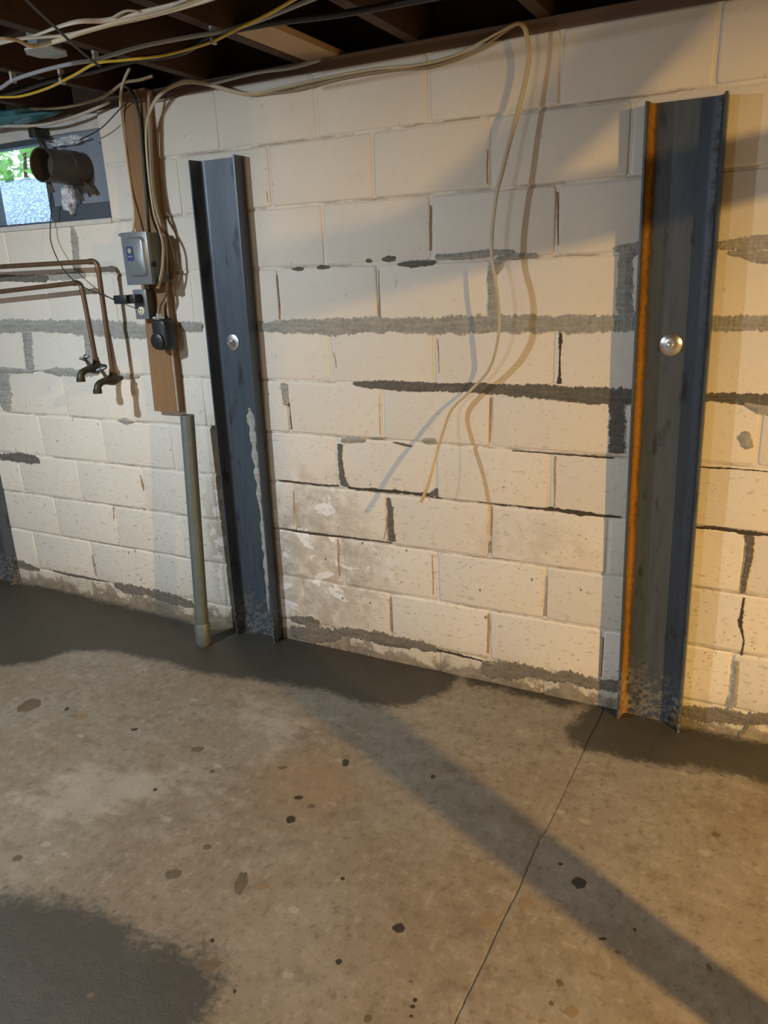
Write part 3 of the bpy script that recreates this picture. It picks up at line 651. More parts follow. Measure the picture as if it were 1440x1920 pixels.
# mortar repairs, open joints and streaks along the block joints
def strip_mesh(kind, pts, idx):
    vert = kind.endswith('v'); k = kind[0]
    mat = {'m': M['dirty_mortar'], 'g': M['grey_mortar'], 'd': M['dark_mortar'], 'c': M['crack'], 'b': M['brown']}[k]
    th = {'m': 0.0035, 'g': 0.0030, 'd': 0.0022, 'c': 0.0012, 'b': 0.0010}[k]
    name = {'m': 'mortar_repair', 'g': 'mortar_repair', 'd': 'open_joint', 'c': 'crack', 'b': 'rust_streak'}[k]
    step = 0.0035
    path = []
    for i in range(len(pts) - 1):
        (x0, z0, h0), (x1, z1, h1) = pts[i], pts[i + 1]
        L = math.hypot(x1 - x0, z1 - z0); n = max(1, int(L / step))
        for j in range(n + (1 if i == len(pts) - 2 else 0)):
            u = j / n; path.append((x0 + (x1 - x0) * u, z0 + (z1 - z0) * u, h0 + (h1 - h0) * u))
    vs = []; fs = []
    amp = {'m': 0.6, 'g': 0.42, 'd': 0.40, 'c': 1.15, 'b': 0.8}[k]
    n = len(path)
    for i, (x, z, h) in enumerate(path):
        e = 0.3 if i in (0, n - 1) else 1.0
        def nz(o, sc=21): return 0.6 * noise.noise(Vector((x * sc + o, z * sc, idx * 3.7))) + 0.5 * noise.noise(Vector((x * 75 + o, z * 75, idx * 1.7))) + 0.5 * noise.noise(Vector((x * 210 + o, z * 210, idx * 2.3)))
        ha = max(0.0006, h * e * (1 + amp * nz(0))); hb = max(0.0006, h * e * (1 + amp * nz(50)))
        if k == 'b': ha *= 0.55; hb *= 0.55
        if k in 'gdm': ha *= 1.18; hb *= 1.18
        ctr = 0.4 * h * noise.noise(Vector((x * 20, z * 20, idx + 9.1))) if k in 'cb' else 0
        yt = -th * (0.75 + 0.5 * abs(nz(90)))
        prof = [(-hb, 0.0055), (-hb, yt * 0.35), (-hb * 0.7, yt), (0.1 * h, yt * (1.9 if k == 'g' else 1.0)), (ha * 0.7, yt), (ha, yt * 0.35), (ha, 0.0055)]
        for o, y in prof:
            vs.append((x + o + ctr, y, z) if vert else (x, y, z + o + ctr))
    q = 7
    for i in range(n - 1):
        for j in range(q - 1): fs.append((i * q + j, i * q + j + 1, (i + 1) * q + j + 1, (i + 1) * q + j))
    fs.append(tuple(range(q))); fs.append(tuple((n - 1) * q + j for j in range(q)))
    xs = [p[0] for p in path]; zs = [p[1] for p in path]
    so = MB().add(vs, fs).build(name, mat, wall, False, origin=(sum(xs) / n, 0, sum(zs) / n))
    ev = ([1.0, 0.9, 0.45, 0.0, 0.45, 0.9, 1.0] if k in 'gdm' else [0.5, 0.45, 0.2, 0.0, 0.2, 0.45, 0.5]) * n
    so.data.attributes.new('edge', 'FLOAT', 'POINT').data.foreach_set('value', ev)
for i, (k, pts) in enumerate(STRIPS):
    if k in 'gd' and pts[-1][0] > 1.08 and len(pts) == 4 and pts[0][1] > 1.05 and pts[0][1] < 1.4:
        pts = pts + [(2.0, pts[-1][1], 0.014), (3.0, pts[-1][1], 0.012), (4.25, pts[-1][1], 0.014)]   # these two joints go on along the wall
    strip_mesh(k, pts, i)

# other walls of the basement
for nm, bxs in (('wall_left', (XL - 0.2, XL, YF, 0.22, -0.05, 2.4)), ('wall_right', (XR, XR + 0.2, YF, 0.22, -0.05, 2.4)), ('wall_front', (XL - 0.2, XR + 0.2, YF - 0.2, YF, -0.05, 2.4))):
    struct(MB().box(*bxs).build(nm, M['bare']), 'bare grey basement wall')

# floor with a sawn joint running away from the wall
def inside(poly, x, y):
    r = False; j = len(poly) - 1
    for i in range(len(poly)):
        xi, yi = poly[i]; xj, yj = poly[j]
        if (yi > y) != (yj > y) and x < (xj - xi) * (y - yi) / (yj - yi) + xi: r = not r
        j = i
    return r
def pdist(poly, x, y):
    best = 9
    for i in range(len(poly)):
        ax, ay = poly[i - 1]; bx, by = poly[i]
        dx, dy = bx - ax, by - ay; L = dx * dx + dy * dy + 1e-12
        u = max(0, min(1, ((x - ax) * dx + (y - ay) * dy) / L))
        best = min(best, math.hypot(x - ax - u * dx, y - ay - u * dy))
    return best
def mask(polys, x, y, soft):
    v = 0
    for P in polys:
        xs = [p[0] for p in P]; ys = [p[1] for p in P]
        if x < min(xs) - soft or x > max(xs) + soft or y < min(ys) - soft or y > max(ys) + soft: continue
        d = pdist(P, x, y) * (1 if inside(P, x, y) else -1)
        v = max(v, min(1, max(0, 0.5 + 0.5 * d / soft)))
    return v
us = [-4.2, -3.8, -3.4] + [-3.2 + 0.022 * i for i in range(145)]
us = [u for u in us if u < -0.008] + [-0.006, -0.0022, 0.0, 0.0022, 0.006] + [0.02 + 0.022 * i for i in range(64)] + [1.6, 2.2, 3.0, 4.0]
vsY = [0.03] + [-0.02 * i for i in range(110)] + [-2.4, -2.8, -3.5, -4.5, -5.8, -7.1]
fv = []; ff = []; A = {'damp': [], 'pale': [], 'rust': []}
for y in vsY:
    jx = 0.628 + 0.038 * max(y, -1.6) + 0.006 * noise.noise(Vector((3.1, y * 6, 0))) + 0.002 * noise.noise(Vector((1.1, y * 40, 0)))
    for u in us:
        x = jx + u
        z = 0.0
        dm = mask(DAMP, x, y, 0.05 if y > -0.9 else 0.09) if y > -2.2 else 0
        if abs(u) < 0.0021 or u == 0.0: z = -0.006
        elif y > -2.2: z = 0.0025 * noise.noise(Vector((x * 3, y * 3, 0.3))) + 0.005 * dm * max(0, 1 + y / 0.5) + 0.0008 * noise.noise(Vector((x * 14, y * 14, 2)))
        fv.append((x, y, z))
        A['damp'].append(dm)
        A['pale'].append(mask(PALE, x, y, 0.10) if y > -2.2 else 0)
        A['rust'].append(mask(RUST, x, y, 0.10) if y > -2.2 else 0)
nu = len(us)
for i in range(len(vsY) - 1):
    for k in range(nu - 1):
        ff.append((i * nu + k, (i + 1) * nu + k, (i + 1) * nu + k + 1, i * nu + k + 1))
me = bpy.data.meshes.new('floor'); me.from_pydata(fv, [], ff); me.materials.append(M['floor'])
for nm, vals in A.items():
    at = me.attributes.new(nm, 'FLOAT', 'POINT'); at.data.foreach_set('value', vals)
for q in me.polygons: q.use_smooth = True
floor = bpy.data.objects.new('floor', me); C.objects.link(floor)
struct(floor, 'stained grey-brown concrete floor with dark damp patches')

def fz(x, y):
    return 0.0025 * noise.noise(Vector((x * 3, y * 3, 0.3))) + 0.005 * mask(DAMP, x, y, 0.05) * max(0, 1 + y / 0.5)
for i, (x, y, a, b, k) in enumerate(SPOTS):
    n = 18; top = []; 
    z = fz(x, y) + 0.0008
    for q in range(n):
        th = 2 * math.pi * q / n
        w_ = 1 + 0.30 * noise.noise(Vector((math.cos(th) * 1.3 + i * 5, math.sin(th) * 1.3, i))) + 0.25 * noise.noise(Vector((math.cos(th) * 3 + i * 5, math.sin(th) * 3, i)))
        # long axis of the picture's vertical runs away from the wall
        dx, dy = math.cos(th) * a * w_, math.sin(th) * b * w_
        ca, sa = math.cos(0.48), math.sin(0.48)
        top.append((x + dx * ca - dy * sa, y + dx * sa + dy * ca))
    vs = [(p[0], p[1], z - 0.0025) for p in top] + [(x + (p[0] - x) * 0.9, y + (p[1] - y) * 0.9, z) for p in top] + [(x, y, z + 0.0004)]
    fs = [(q, (q + 1) % n, n + (q + 1) % n, n + q) for q in range(n)] + [(n + q, n + (q + 1) % n, 2 * n) for q in range(n)]
    MB().add(vs, fs).build('floor_spot', M['spot%d' % k], floor, True, origin=(x, y, 0))

# sill plate, joists, subfloor
JB = 2.160
sill = struct(MB().bbox(XL, XR, 0.002, 0.15, WTOP, JB, 0.003).build('trim_1', M['sill'], None), 'dark wooden sill plate on top of the block wall')
ceil = struct(MB().box(XL - .2, XR + .2, YF - .2, 0.24, 2.375, 2.41).build('ceiling', M['subfloor']), 'dark wooden subfloor over open joists')
MB().box(XL, XR, 0.155, 0.22, WTOP, 2.375).build('rim_joist', M['joist'], ceil)
proto = None
for k in range(-8, 11):
    x = -0.055 + 0.4064 * k
    if x < XL + .05 or x > XR - .05: continue
    if proto is None:
        proto = MB().bbox(-0.02, 0.02, -3.55, 3.55, 0, 0.215, 0.002).build('joist', M['joist'], ceil)
        o = proto
    else:
        o = proto.copy(); C.objects.link(o)
    o.location = (x, -3.40, JB)
MB().bbox(-0.435, -0.315, -0.37, 0.10, JB - 0.001, JB + 0.02, 0.002).build('plank', M['new_wood'], ceil)
MB().bbox(-3.2, -1.40, 0.02, 0.15, WTOP - 0.055, WTOP, 0.003).build('window_header', M['frame_white'], sill)

# ------------------------------------------------------------------ window with a blanked right half
win = struct(thing('window_1', 'basement window, glass on the left and grey-blue panel on the right', 'window', (-1.86, 0.05, WZ0)))
del win['category']
zb, zt = WZ0 + 0.012, WTOP - 0.055
MB().bbox(WX0, WX1, -0.006, 0.14, WZ0 - 0.006, WZ0 + 0.014, 0.003).build('window_sill', M['frame_white'], win, origin=(-1.86, .05, WZ0))
fr = MB()
fr.box(WX0, WX0 + 0.04, 0.03, 0.075, zb, zt); fr.box(-1.75, -1.725, 0.025, 0.08, zb, zt); fr.box(WX0, -1.725, 0.03, 0.075, zt - 0.02, zt)
fr.box(-2.12, -2.095, 0.03, 0.075, zb, zt); fr.box(WX0, -1.725, 0.03, 0.075, zb, zb + 0.012)
fr.build('window_frame', M['rail'], win, origin=(-1.9, .05, WZ0))
MB().box(WX0 + 0.03, -1.735, 0.05, 0.054, zb, zt).build('pane', M['glass'], win, origin=(-2.0, .05, WZ0))
MB().bbox(-1.73, WX1, 0.03, 0.06, zb + 0.06, zt, 0.002).build('panel', M['panel'], win, origin=(-1.55, .05, WZ0))
MB().bbox(-1.735, WX1, 0.012, 0.06, zb, zb + 0.065, 0.003).build('bottom_rail', M['rail'], win, origin=(-1.55, .05, WZ0))

# outside: gravel bank and shrub
bank = MB(); nx, ny = 60, 40
vs = []
for j in range(ny):
    for i in range(nx):
        x = -5.5 + 5.0 * i / (nx - 1); v = j / (ny - 1)
        y = 0.26 + 1.1 * v
        z = 1.60 + 0.55 * v ** 0.8 + 0.02 * noise.noise(Vector((x * 9, y * 9, 0))) + 0.012 * noise.noise(Vector((x * 25, y * 25, 4)))
        vs.append((x, y, z))
vs2 = [(x, y, 1.3) for x, y, z in vs]
fs = [(j * nx + i, j * nx + i + 1, (j + 1) * nx + i + 1, (j + 1) * nx + i) for j in range(ny - 1) for i in range(nx - 1)]
b_ = bank.add(vs, fs).build('gravel_bank', M['gravel'], None, True)
struct(b_, 'pale gravel bank outside the basement window')
lv = MB(); rr = random.Random(3)
for i in range(5200):
    cx, cy, cz = rr.uniform(-5.4, -1.6), rr.uniform(1.25, 2.2), 2.08 + rr.random() ** 1.4 * 1.3
    a, b = rr.uniform(0, 6.28), rr.uniform(-0.9, 0.9); s_ = rr.uniform(0.03, 0.065)
    u = Vector((math.cos(a), math.sin(a), b)).normalized() * s_; w = u.cross(Vector((rr.uniform(-1, 1), rr.uniform(-1, 1), 1))).normalized() * s_ * 0.5
    p = Vector((cx, cy, cz)); lv.add([p - u, p + w, p + u, p - w], [(0, 1, 2, 3)])
sh = thing('garden_shrub', 'bright green leafy shrub seen through the basement window', 'shrub', (-3.4, 1.7, 2.1))
fo = lv.build('foliage', M['leaf'], sh, origin=(-3.4, 1.7, 2.1)); fo['kind'] = 'stuff'
st = MB()
for i in range(9):
    x = -5.0 + i * 0.4; st.tube([(x, 1.6, 1.95), (x + .05, 1.65, 2.5), (x + .15, 1.7, 3.2)], [0.015, 0.011, 0.005], 6)
st.build('stem', M['joist'], sh, origin=(-3.4, 1.7, 2.1))

# ------------------------------------------------------------------ lamps
for (loc, watts, colr, lab) in BULBS:
    lp = thing('ceiling_lamp', lab, 'lamp', (loc[0], loc[1], 2.375))
    x, y, z = loc
    MB().lathe((x, y, 0), (0, 0, 1), [(z - .020, 0), (z - .018, .009), (z - .009, .0175), (z, .020), (z + .012, .019), (z + .03, .0135), (z + .05, .0135)], 16).build('bulb', M['bulb'], lp, True, origin=(x, y, z))
    MB().lathe((x, y, 0), (0, 0, 1), [(z + .045, 0), (z + .045, .018), (z + .085, .02), (z + .10, .01), (z + .10, 0)], 16).build('socket', M['cream'], lp, True, origin=(x, y, z))
    MB().tube([(x, y, z + .095), (x, y, 2.375)], 0.004, 8).build('cord', M['nm_black'], lp, origin=(x, y, z))
    ld = bpy.data.lights.new('bulb_light', 'POINT'); ld.energy = watts; ld.color = colr; ld.shadow_soft_size = 0.0205; ld.use_soft_falloff = False
    # base-up LED bulb: strongest straight down, weaker sideways, little upward
    ld.use_nodes = True; nt = ld.node_tree; em_ = nt.nodes['Emission']
    ge = nt.nodes.new('ShaderNodeNewGeometry'); sx_ = nt.nodes.new('ShaderNodeSeparateXYZ'); nt.links.new(ge.outputs['Incoming'], sx_.inputs[0])
    mr = nt.nodes.new('ShaderNodeMapRange'); nt.links.new(sx_.outputs['Z'], mr.inputs['Value'])
    mr.inputs['From Min'].default_value = 0.22; mr.inputs['From Max'].default_value = -0.6
    mr.inputs['To Min'].default_value = 0.06; mr.inputs['To Max'].default_value = 0.83
    nt.links.new(mr.outputs[0], em_.inputs['Strength'])
    lo = bpy.data.objects.new('bulb_light', ld); C.objects.link(lo); lo.parent = lp; lo.location = (0, 0, z - 2.375)

# ------------------------------------------------------------------ steel channels bolted to the wall
def channel(cx_top, cx_bot, h, rust_l, rust_r, label, bolt=None, drip=False):
    root = thing('steel_channel', label, 'channel', (cx_bot, -0.001, 0), 'steel channels bolted upright to the wall')
    prof = [(-.1015, -.001, .1), (.1015, -.001, .1), (.1015, -.057, .25), (.0955, -.0575, .3), (.0945, -.055, rust_r * .6), (.0915, -.036, rust_r), (.0885, -.019, rust_r), (.085, -.0105, rust_r), (.077, -.0068, rust_r * .8),
            (.060, -.0062, .12), (.03, -.0062, 0), (-.03, -.0062, 0), (-.060, -.0062, .15), (-.070, -.0064, rust_l * .5), (-.077, -.0068, rust_l * .75), (-.085, -.0105, rust_l), (-.0885, -.019, rust_l), (-.0915, -.036, rust_l * .9), (-.0945, -.055, rust_l * .62), (-.0955, -.0575, .3), (-.1015, -.057, .2)]
    n = len(prof); K = 16; vs = []; ru = []
    for i in range(K + 1):
        z = h * i / K; sx = (cx_top - cx_bot) * z / h
        for x, y, r in prof:
            vs.append((x + sx, y, z)); ru.append(min(1, r + (0.35 if i == 0 else 0)))
    fs = [(i * n + k, i * n + (k + 1) % n, (i + 1) * n + (k + 1) % n, (i + 1) * n + k) for i in range(K) for k in range(n)]
    fs += [tuple(range(n)), tuple(K * n + k for k in range(n))]
    m = MB().add(vs, fs).build('channel_body', M['steel'], root, True, origin=(0, 0, 0))
    m.location = (0, 0, 0)
    at = m.data.attributes.new('rust', 'FLOAT', 'POINT'); at.data.foreach_set('value', ru)
    if bolt:
        bx, bz, dome = bolt
        o = Vector((bx, -0.0072, bz))
        if dome: wp = [(0, .0), (0, .031), (.002, .0325), (.004, .030), (.008, .020), (.009, .016), (.009, 0)]
        else: wp = [(0, .0), (0, .030), (.003, .030), (.0035, .029), (.0035, 0)]
        wt = wp[-1][0]
        bo = MB()
        hexr = 0.0125
        hv = [(bx + hexr * math.cos(k * math.pi / 3), o.y - wt - dd, bz + hexr * math.sin(k * math.pi / 3)) for dd in (0, 0.012) for k in range(6)]
        bo.add(hv, [(k, (k + 1) % 6, 6 + (k + 1) % 6, 6 + k) for k in range(6)] + [tuple(range(6)), tuple(range(6, 12))])
        bo.lathe((bx, o.y - wt - 0.012, bz), (0, -1, 0), [(0, .0078), (.012 if not dome else .003, .0078), (.0135 if not dome else .004, .006), (.0135 if not dome else .004, 0)], 14)
        b = bo.build('bolt', M['zinc'], root, True, origin=(bx, o.y, bz)); b['label'] = 'bright zinc anchor bolt with round washer'
        MB().lathe(o, (0, -1, 0), wp, 28).build('washer', M['zinc'], b, True, origin=o)
    return root
cR = channel(0.752, 0.783, 1.905, 1.0, 0.60, 'right steel channel with orange rust stripe along its left flange', (0.757, 1.263, True))
cL = channel(-0.815, -0.838, 1.902, 0.28, 0.22, 'middle steel channel beside the grey conduit, mortar dribbled down its web', (-0.838, 1.257, False))
channel(-2.47, -2.50, 1.90, 0.6, 0.4, 'leftmost steel channel, only its dark foot showing at the picture edge', (-2.485, 1.26, False))
# mortar dribble on the middle channel
dr = [(-0.776, 1.005, .006), (-0.772, .94, .011), (-0.772, .88, .010), (-.770, .80, .008), (-.768, .72, .007), (-.770, .64, .006), (-.765, .55, .006), (-.768, .46, .010), (-.766, .36, .009), (-.772, .26, .007), (-.775, .17, .006), (-.775, .12, .003)]
vs = []; path = []
for i in range(len(dr) - 1):
    for q in range(14):
        u = q / 14; path.append([dr[i][j] + (dr[i + 1][j] - dr[i][j]) * u for j in range(3)])
for x, z, h in path:
    h *= 0.5 + 2.2 * abs(noise.noise(Vector((z * 13, 5, 2)))) + 0.5
    a = h * (1 + .5 * noise.noise(Vector((z * 45, 1, 0)))); b = h * (1 + .5 * noise.noise(Vector((z * 45, 8, 0))))
    xx = x - .014 + .004 * noise.noise(Vector((z * 20, 3, 3)))
    vs += [(xx - a, -.0068, z), (xx - a * .6, -.0095, z), (xx + b * .6, -.0095, z), (xx + b, -.0068, z)]
n = len(path)
fs = [(i * 4 + k, i * 4 + k + 1, i * 4 + 5 + k, i * 4 + 4 + k) for i in range(n - 1) for k in range(3)]
MB().add(vs, fs).build('mortar_dribble', M['drip'], cL, True, origin=(-.77, -.007, .5))

# ------------------------------------------------------------------ conduit stub
cs = thing('conduit_stub', 'grey metal conduit stub standing in the floor left of the middle channel', 'pipe', (-1.022, -0.18, 0))
bx, tx = -1.022, -1.010
def cx(z): return bx + (tx - bx) * z
def cy(z): return -0.18 + 0.06 * z      # leans back toward the wall
m = MB(); n = 20
m.tube([(cx(-.02), cy(-.02), -.02), (cx(.5), cy(.5), .5), (cx(0.987), cy(0.987), 0.987)], 0.0275, n, cap=False)
m.tube([(cx(0.987), cy(0.987), 0.987), (cx(.6), cy(.6), .6)], 0.0245, n, cap=False)
k = len(m.v)
ro = [i for i in range(2 * n, 3 * n)]; ri = [i for i in range(3 * n, 4 * n)]
m.f += [(ro[i], ro[(i + 1) % n], ri[(i + 1) % n], ri[i]) for i in range(n)]
m.build('pipe', M['conduit'], cs, True, origin=(-1.0, -.18, .5))
ax = (cx(1) - cx(0), .06, 1)
MB().lathe((cx(.012), -.18, .012), ax, [(0, .027), (0, .033), (.004, .0335), (.085, .0335), (.09, .031), (.09, .027)], 20).build('coupling', M['conduit'], cs, True, origin=(-1.02, -.18, .05))

# ------------------------------------------------------------------ copper supplies with hose valves
def supply(pts, tap, label):
    x, y, z = pts[-1]
    root = thing('copper_pipe', label, 'pipe', (x, y, z), 'copper supply pipes with hose valves')
    m = MB()
    P = []
    for i, p in enumerate(pts):
        p = Vector(p)
        if 0 < i < len(pts) - 1:
            a = (Vector(pts[i - 1]) - p).normalized(); b = (Vector(pts[i + 1]) - p).normalized()
            for q in range(7):
                u = q / 6; P.append(p + a * .028 * (1 - u) ** 2 + b * .028 * u ** 2)
        else: P.append(p)
    m.tube(P, 0.0100, 14)
    e = Vector(pts[1]); a = (Vector(pts[0]) - e).normalized(); b = (Vector(pts[2]) - e).normalized()
    m.tube([e + a * .045, e + a * .026], 0.0118, 14); m.tube([e + b * .045, e + b * .026], 0.0118, 14)
    m.tube([Vector((x, y, z + .02)), Vector((x, y, z - .005))], 0.0125, 14)
    m.build('pipe', M['copper'], root, True, origin=(x, y, z))
    v = MB()
    o = Vector((x, y, z - .015))
    v.tube([o + Vector((0, 0, .02)), o], 0.015, 12)
    v.lathe(o + Vector((0, .045, -.008)), (0, -1, 0), [(0, 0), (0, .010), (.012, .012), (.03, .019), (.05, .024), (.068, .021), (.085, .015), (.10, .0145), (.105, .0)], 14)
    v.tube([o + Vector((0, -.045, -.008)), o + Vector((-.002, -.07, -.012)), o + Vector((-.004, -.085, -.024)), o + Vector((-.004, -.090, -.042))], [.013, .014, .0145, .0155], 12, smooth=3)
    v.tube([o + Vector((-.004, -.090, -.036)), o + Vector((-.004, -.091, -.052))], 0.018, 12)
    b = v.build('valve_body', M['brass'], root, True, origin=o)
    h = MB()
    s0 = o + Vector((0, -.035, .0)); s1 = o + Vector((0, -.058, .042))
    h.tube([s0, s1], [.0085, .0065], 10)
    d = (s1 - s0).normalized(); ux = Vector((1, 0, 0)); uy = d.cross(ux)
    for q in range(4):
        th = q * math.pi / 2 + .5; e_ = ux * math.cos(th) + uy * math.sin(th)
        h.tube([s1, s1 + e_ * .016, s1 + e_ * .021], [.0055, .0060, .0045], 8)
    h.build('valve_handle', M['valve_grey'], b, True, origin=s1)
supply([(-3.29, -.1, 1.572), (-1.392, -.1, 1.577), (-1.400, -.1, 1.135)], None, 'upper copper pipe ending in the lower, right-hand hose valve')
supply([(-3.29, -.1, 1.405), (-1.500, -.1, 1.500), (-1.484, -.1, 1.180)], None, 'lower copper pipe ending in the upper, left-hand hose valve')

# ------------------------------------------------------------------ wiring board and boxes
bd = thing('mounting_board', 'long brown wooden board fixed upright to the wall carrying electrical boxes', 'board', (-1.20, -0.018, 0.975))
m = MB()
zz = [0.975, 1.2, 1.5, 1.8, 2.158]
vs = []; 
for z in zz:
    u = (z - .975) / 1.18
    l = -1.262 + .050 * u; r = -1.128 + .030 * u
    vs += [(l, -.036, z), (l + .002, -.038, z), (r - .002, -.038, z), (r, -.036, z), (r, -.002, z), (l, -.002, z)]
fs = [(i * 6 + k, i * 6 + (k + 1) % 6, i * 6 + 6 + (k + 1) % 6, i * 6 + 6 + k) for i in range(len(zz) - 1) for k in range(6)] + [tuple(range(6)), tuple(24 + k for k in range(6))]
m.add(vs, fs).build('plank', M['board'], bd, origin=(-1.2, -.018, 1.5))
# chipped pale paint along the right edge
vs = []; n = 60
for i in range(n + 1):
    z = .98 + .46 * i / n; u = (z - .975) / 1.18; r = -1.128 + .030 * u
    w_ = .0035 + .004 * max(0, noise.noise(Vector((z * 30, 0, 0))))
    vs += [(r - w_ - .003, -.0372, z), (r - .0015, -.0392, z), (r + .0008, -.034, z)]
fs = [(i * 3 + k, i * 3 + k + 1, i * 3 + 4 + k, i * 3 + 3 + k) for i in range(n) for k in range(2)]
MB().add(vs, fs).build('edge_paint', M['frame_white'], bd, origin=(-1.13, -.037, 1.2))

sb = thing('switch_box', 'grey metal disconnect switch box with blue label on the wooden board', 'switch box', (-1.155, -.038, 1.48))
X0, X1, Z_0, Z_1 = -1.216, -1.086, 1.483, 1.672
MB().bbox(X0 + .004, X1 - .003, -.125, -.038, Z_0 + .004, Z_1 - .004, .003).build('enclosure', M['box_dark'], sb, True, origin=(-1.155, -.08, 1.57))
cv = MB()
cv.bbox(X0, X1, -.136, -.120, Z_0, Z_1, .003)
cvo = cv.build('cover', M['box_grey'], sb, True, origin=(-1.155, -.13, 1.57))
# raised pressing on the cover
pr = MB(); xa, xb, za, zb_ = X0 + .020, X1 - .010, Z_0 + .028, Z_1 - .016
def rr_ring(xa, xb, za, zb_, r, y):
    out = []
    for (cx_, cz_, a0) in ((xb - r, zb_ - r, 0), (xa + r, zb_ - r, 90), (xa + r, za + r, 180), (xb - r, za + r, 270)):
        for q in range(5):
            th = math.radians(a0 + 22.5 * q); out.append((cx_ + r * math.cos(th), y, cz_ + r * math.sin(th)))
    return out
rg = [rr_ring(xa, xb, za, zb_, .022, -.134), rr_ring(xa + .005, xb - .005, za + .005, zb_ - .005, .020, -.143), rr_ring(xa + .010, xb - .010, za + .010, zb_ - .010, .016, -.146)]
vs = [v for r in rg for v in r]; nn = 20
fs = [(i * nn + k, i * nn + (k + 1) % nn, (i + 1) * nn + (k + 1) % nn, (i + 1) * nn + k) for i in range(2) for k in range(nn)] + [tuple(2 * nn + k for k in range(nn))]
pr.add(vs, fs).build('raised_panel', M['box_grey'], cvo, True, origin=(-1.155, -.14, 1.57))
lb = rr_ring(-1.186, -1.152, 1.570, 1.622, .008, -.1463); lb2 = rr_ring(-1.186, -1.152, 1.570, 1.622, .008, -.1475)
MB().add(lb + lb2, [(k, (k + 1) % nn, nn + (k + 1) % nn, nn + k) for k in range(nn)] + [tuple(nn + k for k in range(nn))]).build('blue_label', M['blue'], cvo, origin=(-1.17, -.147, 1.6))
em = MB()
for (a, b, c_, d_) in ((-1.1765, -1.1615, 1.598, 1.6005), (-1.1765, -1.1615, 1.6115, 1.614), (-1.1765, -1.174, 1.598, 1.614), (-1.164, -1.1615, 1.598, 1.614), (-1.1715, -1.1665, 1.603, 1.609)):
    em.box(a, b, -.1482, -.1472, c_, d_)
em.build('emblem', M['label_yellow'], cvo, origin=(-1.169, -.148, 1.606))
tx_ = MB()
for q in range(7): tx_.box(-1.180 + q * .0034, -1.1778 + q * .0034, -.1480, -.1472, 1.584, 1.588)
tx_.build('label_print', M['nm_grey'], cvo, origin=(-1.169, -.148, 1.586))
hd = MB(); hd.bbox(X1 - .002, X1 + .006, -.118, -.108, 1.545, 1.565, .002); hd.tube([(X1 + .004, -.113, 1.555), (X1 + .012, -.124, 1.556), (X1 + .012, -.138, 1.55)], .0035, 8)
hd.build('hasp', M['slot'], sb, True, origin=(X1, -.11, 1.55))
hb = MB(); hb.bbox(X0 - .012, X0 + .004, -.134, -.124, Z_1 - .012, Z_1 - .002, .002); hb.build('hinge_lug', M['box_grey'], sb, origin=(X0, -.13, Z_1))

ob = thing('outlet_box', 'small grey outlet box below the switch box, with cream receptacle', 'outlet box', (-1.205, -.038, 1.355))
MB().bbox(-1.240, -1.176, -.082, -.038, 1.355, 1.462, .002).build('box', M['box_dark'], ob, True, origin=(-1.208, -.06, 1.4))
oc = MB().bbox(-1.242, -1.174, -.086, -.080, 1.352, 1.465, .002).build('cover_plate', M['box_grey'], ob, True, origin=(-1.208, -.083, 1.4))
rc = MB().lathe((-1.208, -.086, 1.385), (0, -1, 0), [(0, .017), (.003, .0165), (.004, .015), (.004, 0)], 20).build('receptacle', M['cream'], oc, True, origin=(-1.208, -.087, 1.385))
sl = MB(); sl.box(-1.2155, -1.2130, -.0908, -.0895, 1.383, 1.392); sl.box(-1.2030, -1.2005, -.0908, -.0895, 1.383, 1.391); sl.lathe((-1.208, -.0895, 1.376), (0, -1, 0), [(0, .0028), (.0012, .0028), (.0012, 0)], 10)
sl.build('slots', M['slot'], ob, origin=(-1.208, -.09, 1.385))
MB().tube([(-1.19, -.060, 1.458), (-1.185, -.062, 1.487)], .011, 12).build('nipple', M['conduit'], ob, True, origin=(-1.19, -.06, 1.47))

ad = thing('plug_adapter', 'black plug adapter pushed into the grey outlet box', 'adapter', (-1.212, -.088, 1.431))
m = MB(); m.bbox(-1.232, -1.194, -.128, -.0865, 1.414, 1.448, .004)
m.build('plug_body', M['black'], ad, True, origin=(-1.213, -.1, 1.43))
m = MB(); m.bbox(-1.292, -1.224, -.143, -.112, 1.414, 1.447, .004)
m.build('adapter_block', M['black'], ad, True, origin=(-1.25, -.13, 1.43))

dr_ = thing('dryer_receptacle', 'black surface-mounted dryer receptacle on the wooden board', 'receptacle', (-1.13, -.038, 1.235))
m = MB(); rgs = []
for y, ins in ((-.038, 0), (-.080, 0), (-.088, .004), (-.091, .010)):
    rgs.append(rr_ring(-1.168 + ins, -1.092 - ins, 1.232 + ins, 1.352 - ins, .020, y))
vs = [v for r in rgs for v in r]
fs = [(i * nn + k, i * nn + (k + 1) % nn, (i + 1) * nn + (k + 1) % nn, (i + 1) * nn + k) for i in range(3) for k in range(nn)] + [tuple(3 * nn + k for k in range(nn)), tuple(range(nn))]
m.add(vs, fs).build('housing', M['black'], dr_, True, origin=(-1.13, -.06, 1.29))
fc = MB().lathe((-1.138, -.089, 1.268), (0, -1, 0), [(0, .033), (.010, .032), (.013, .028), (.013, 0)], 28).build('socket_face', M['black'], dr_, True, origin=(-1.138, -.09, 1.268))
sl = MB()
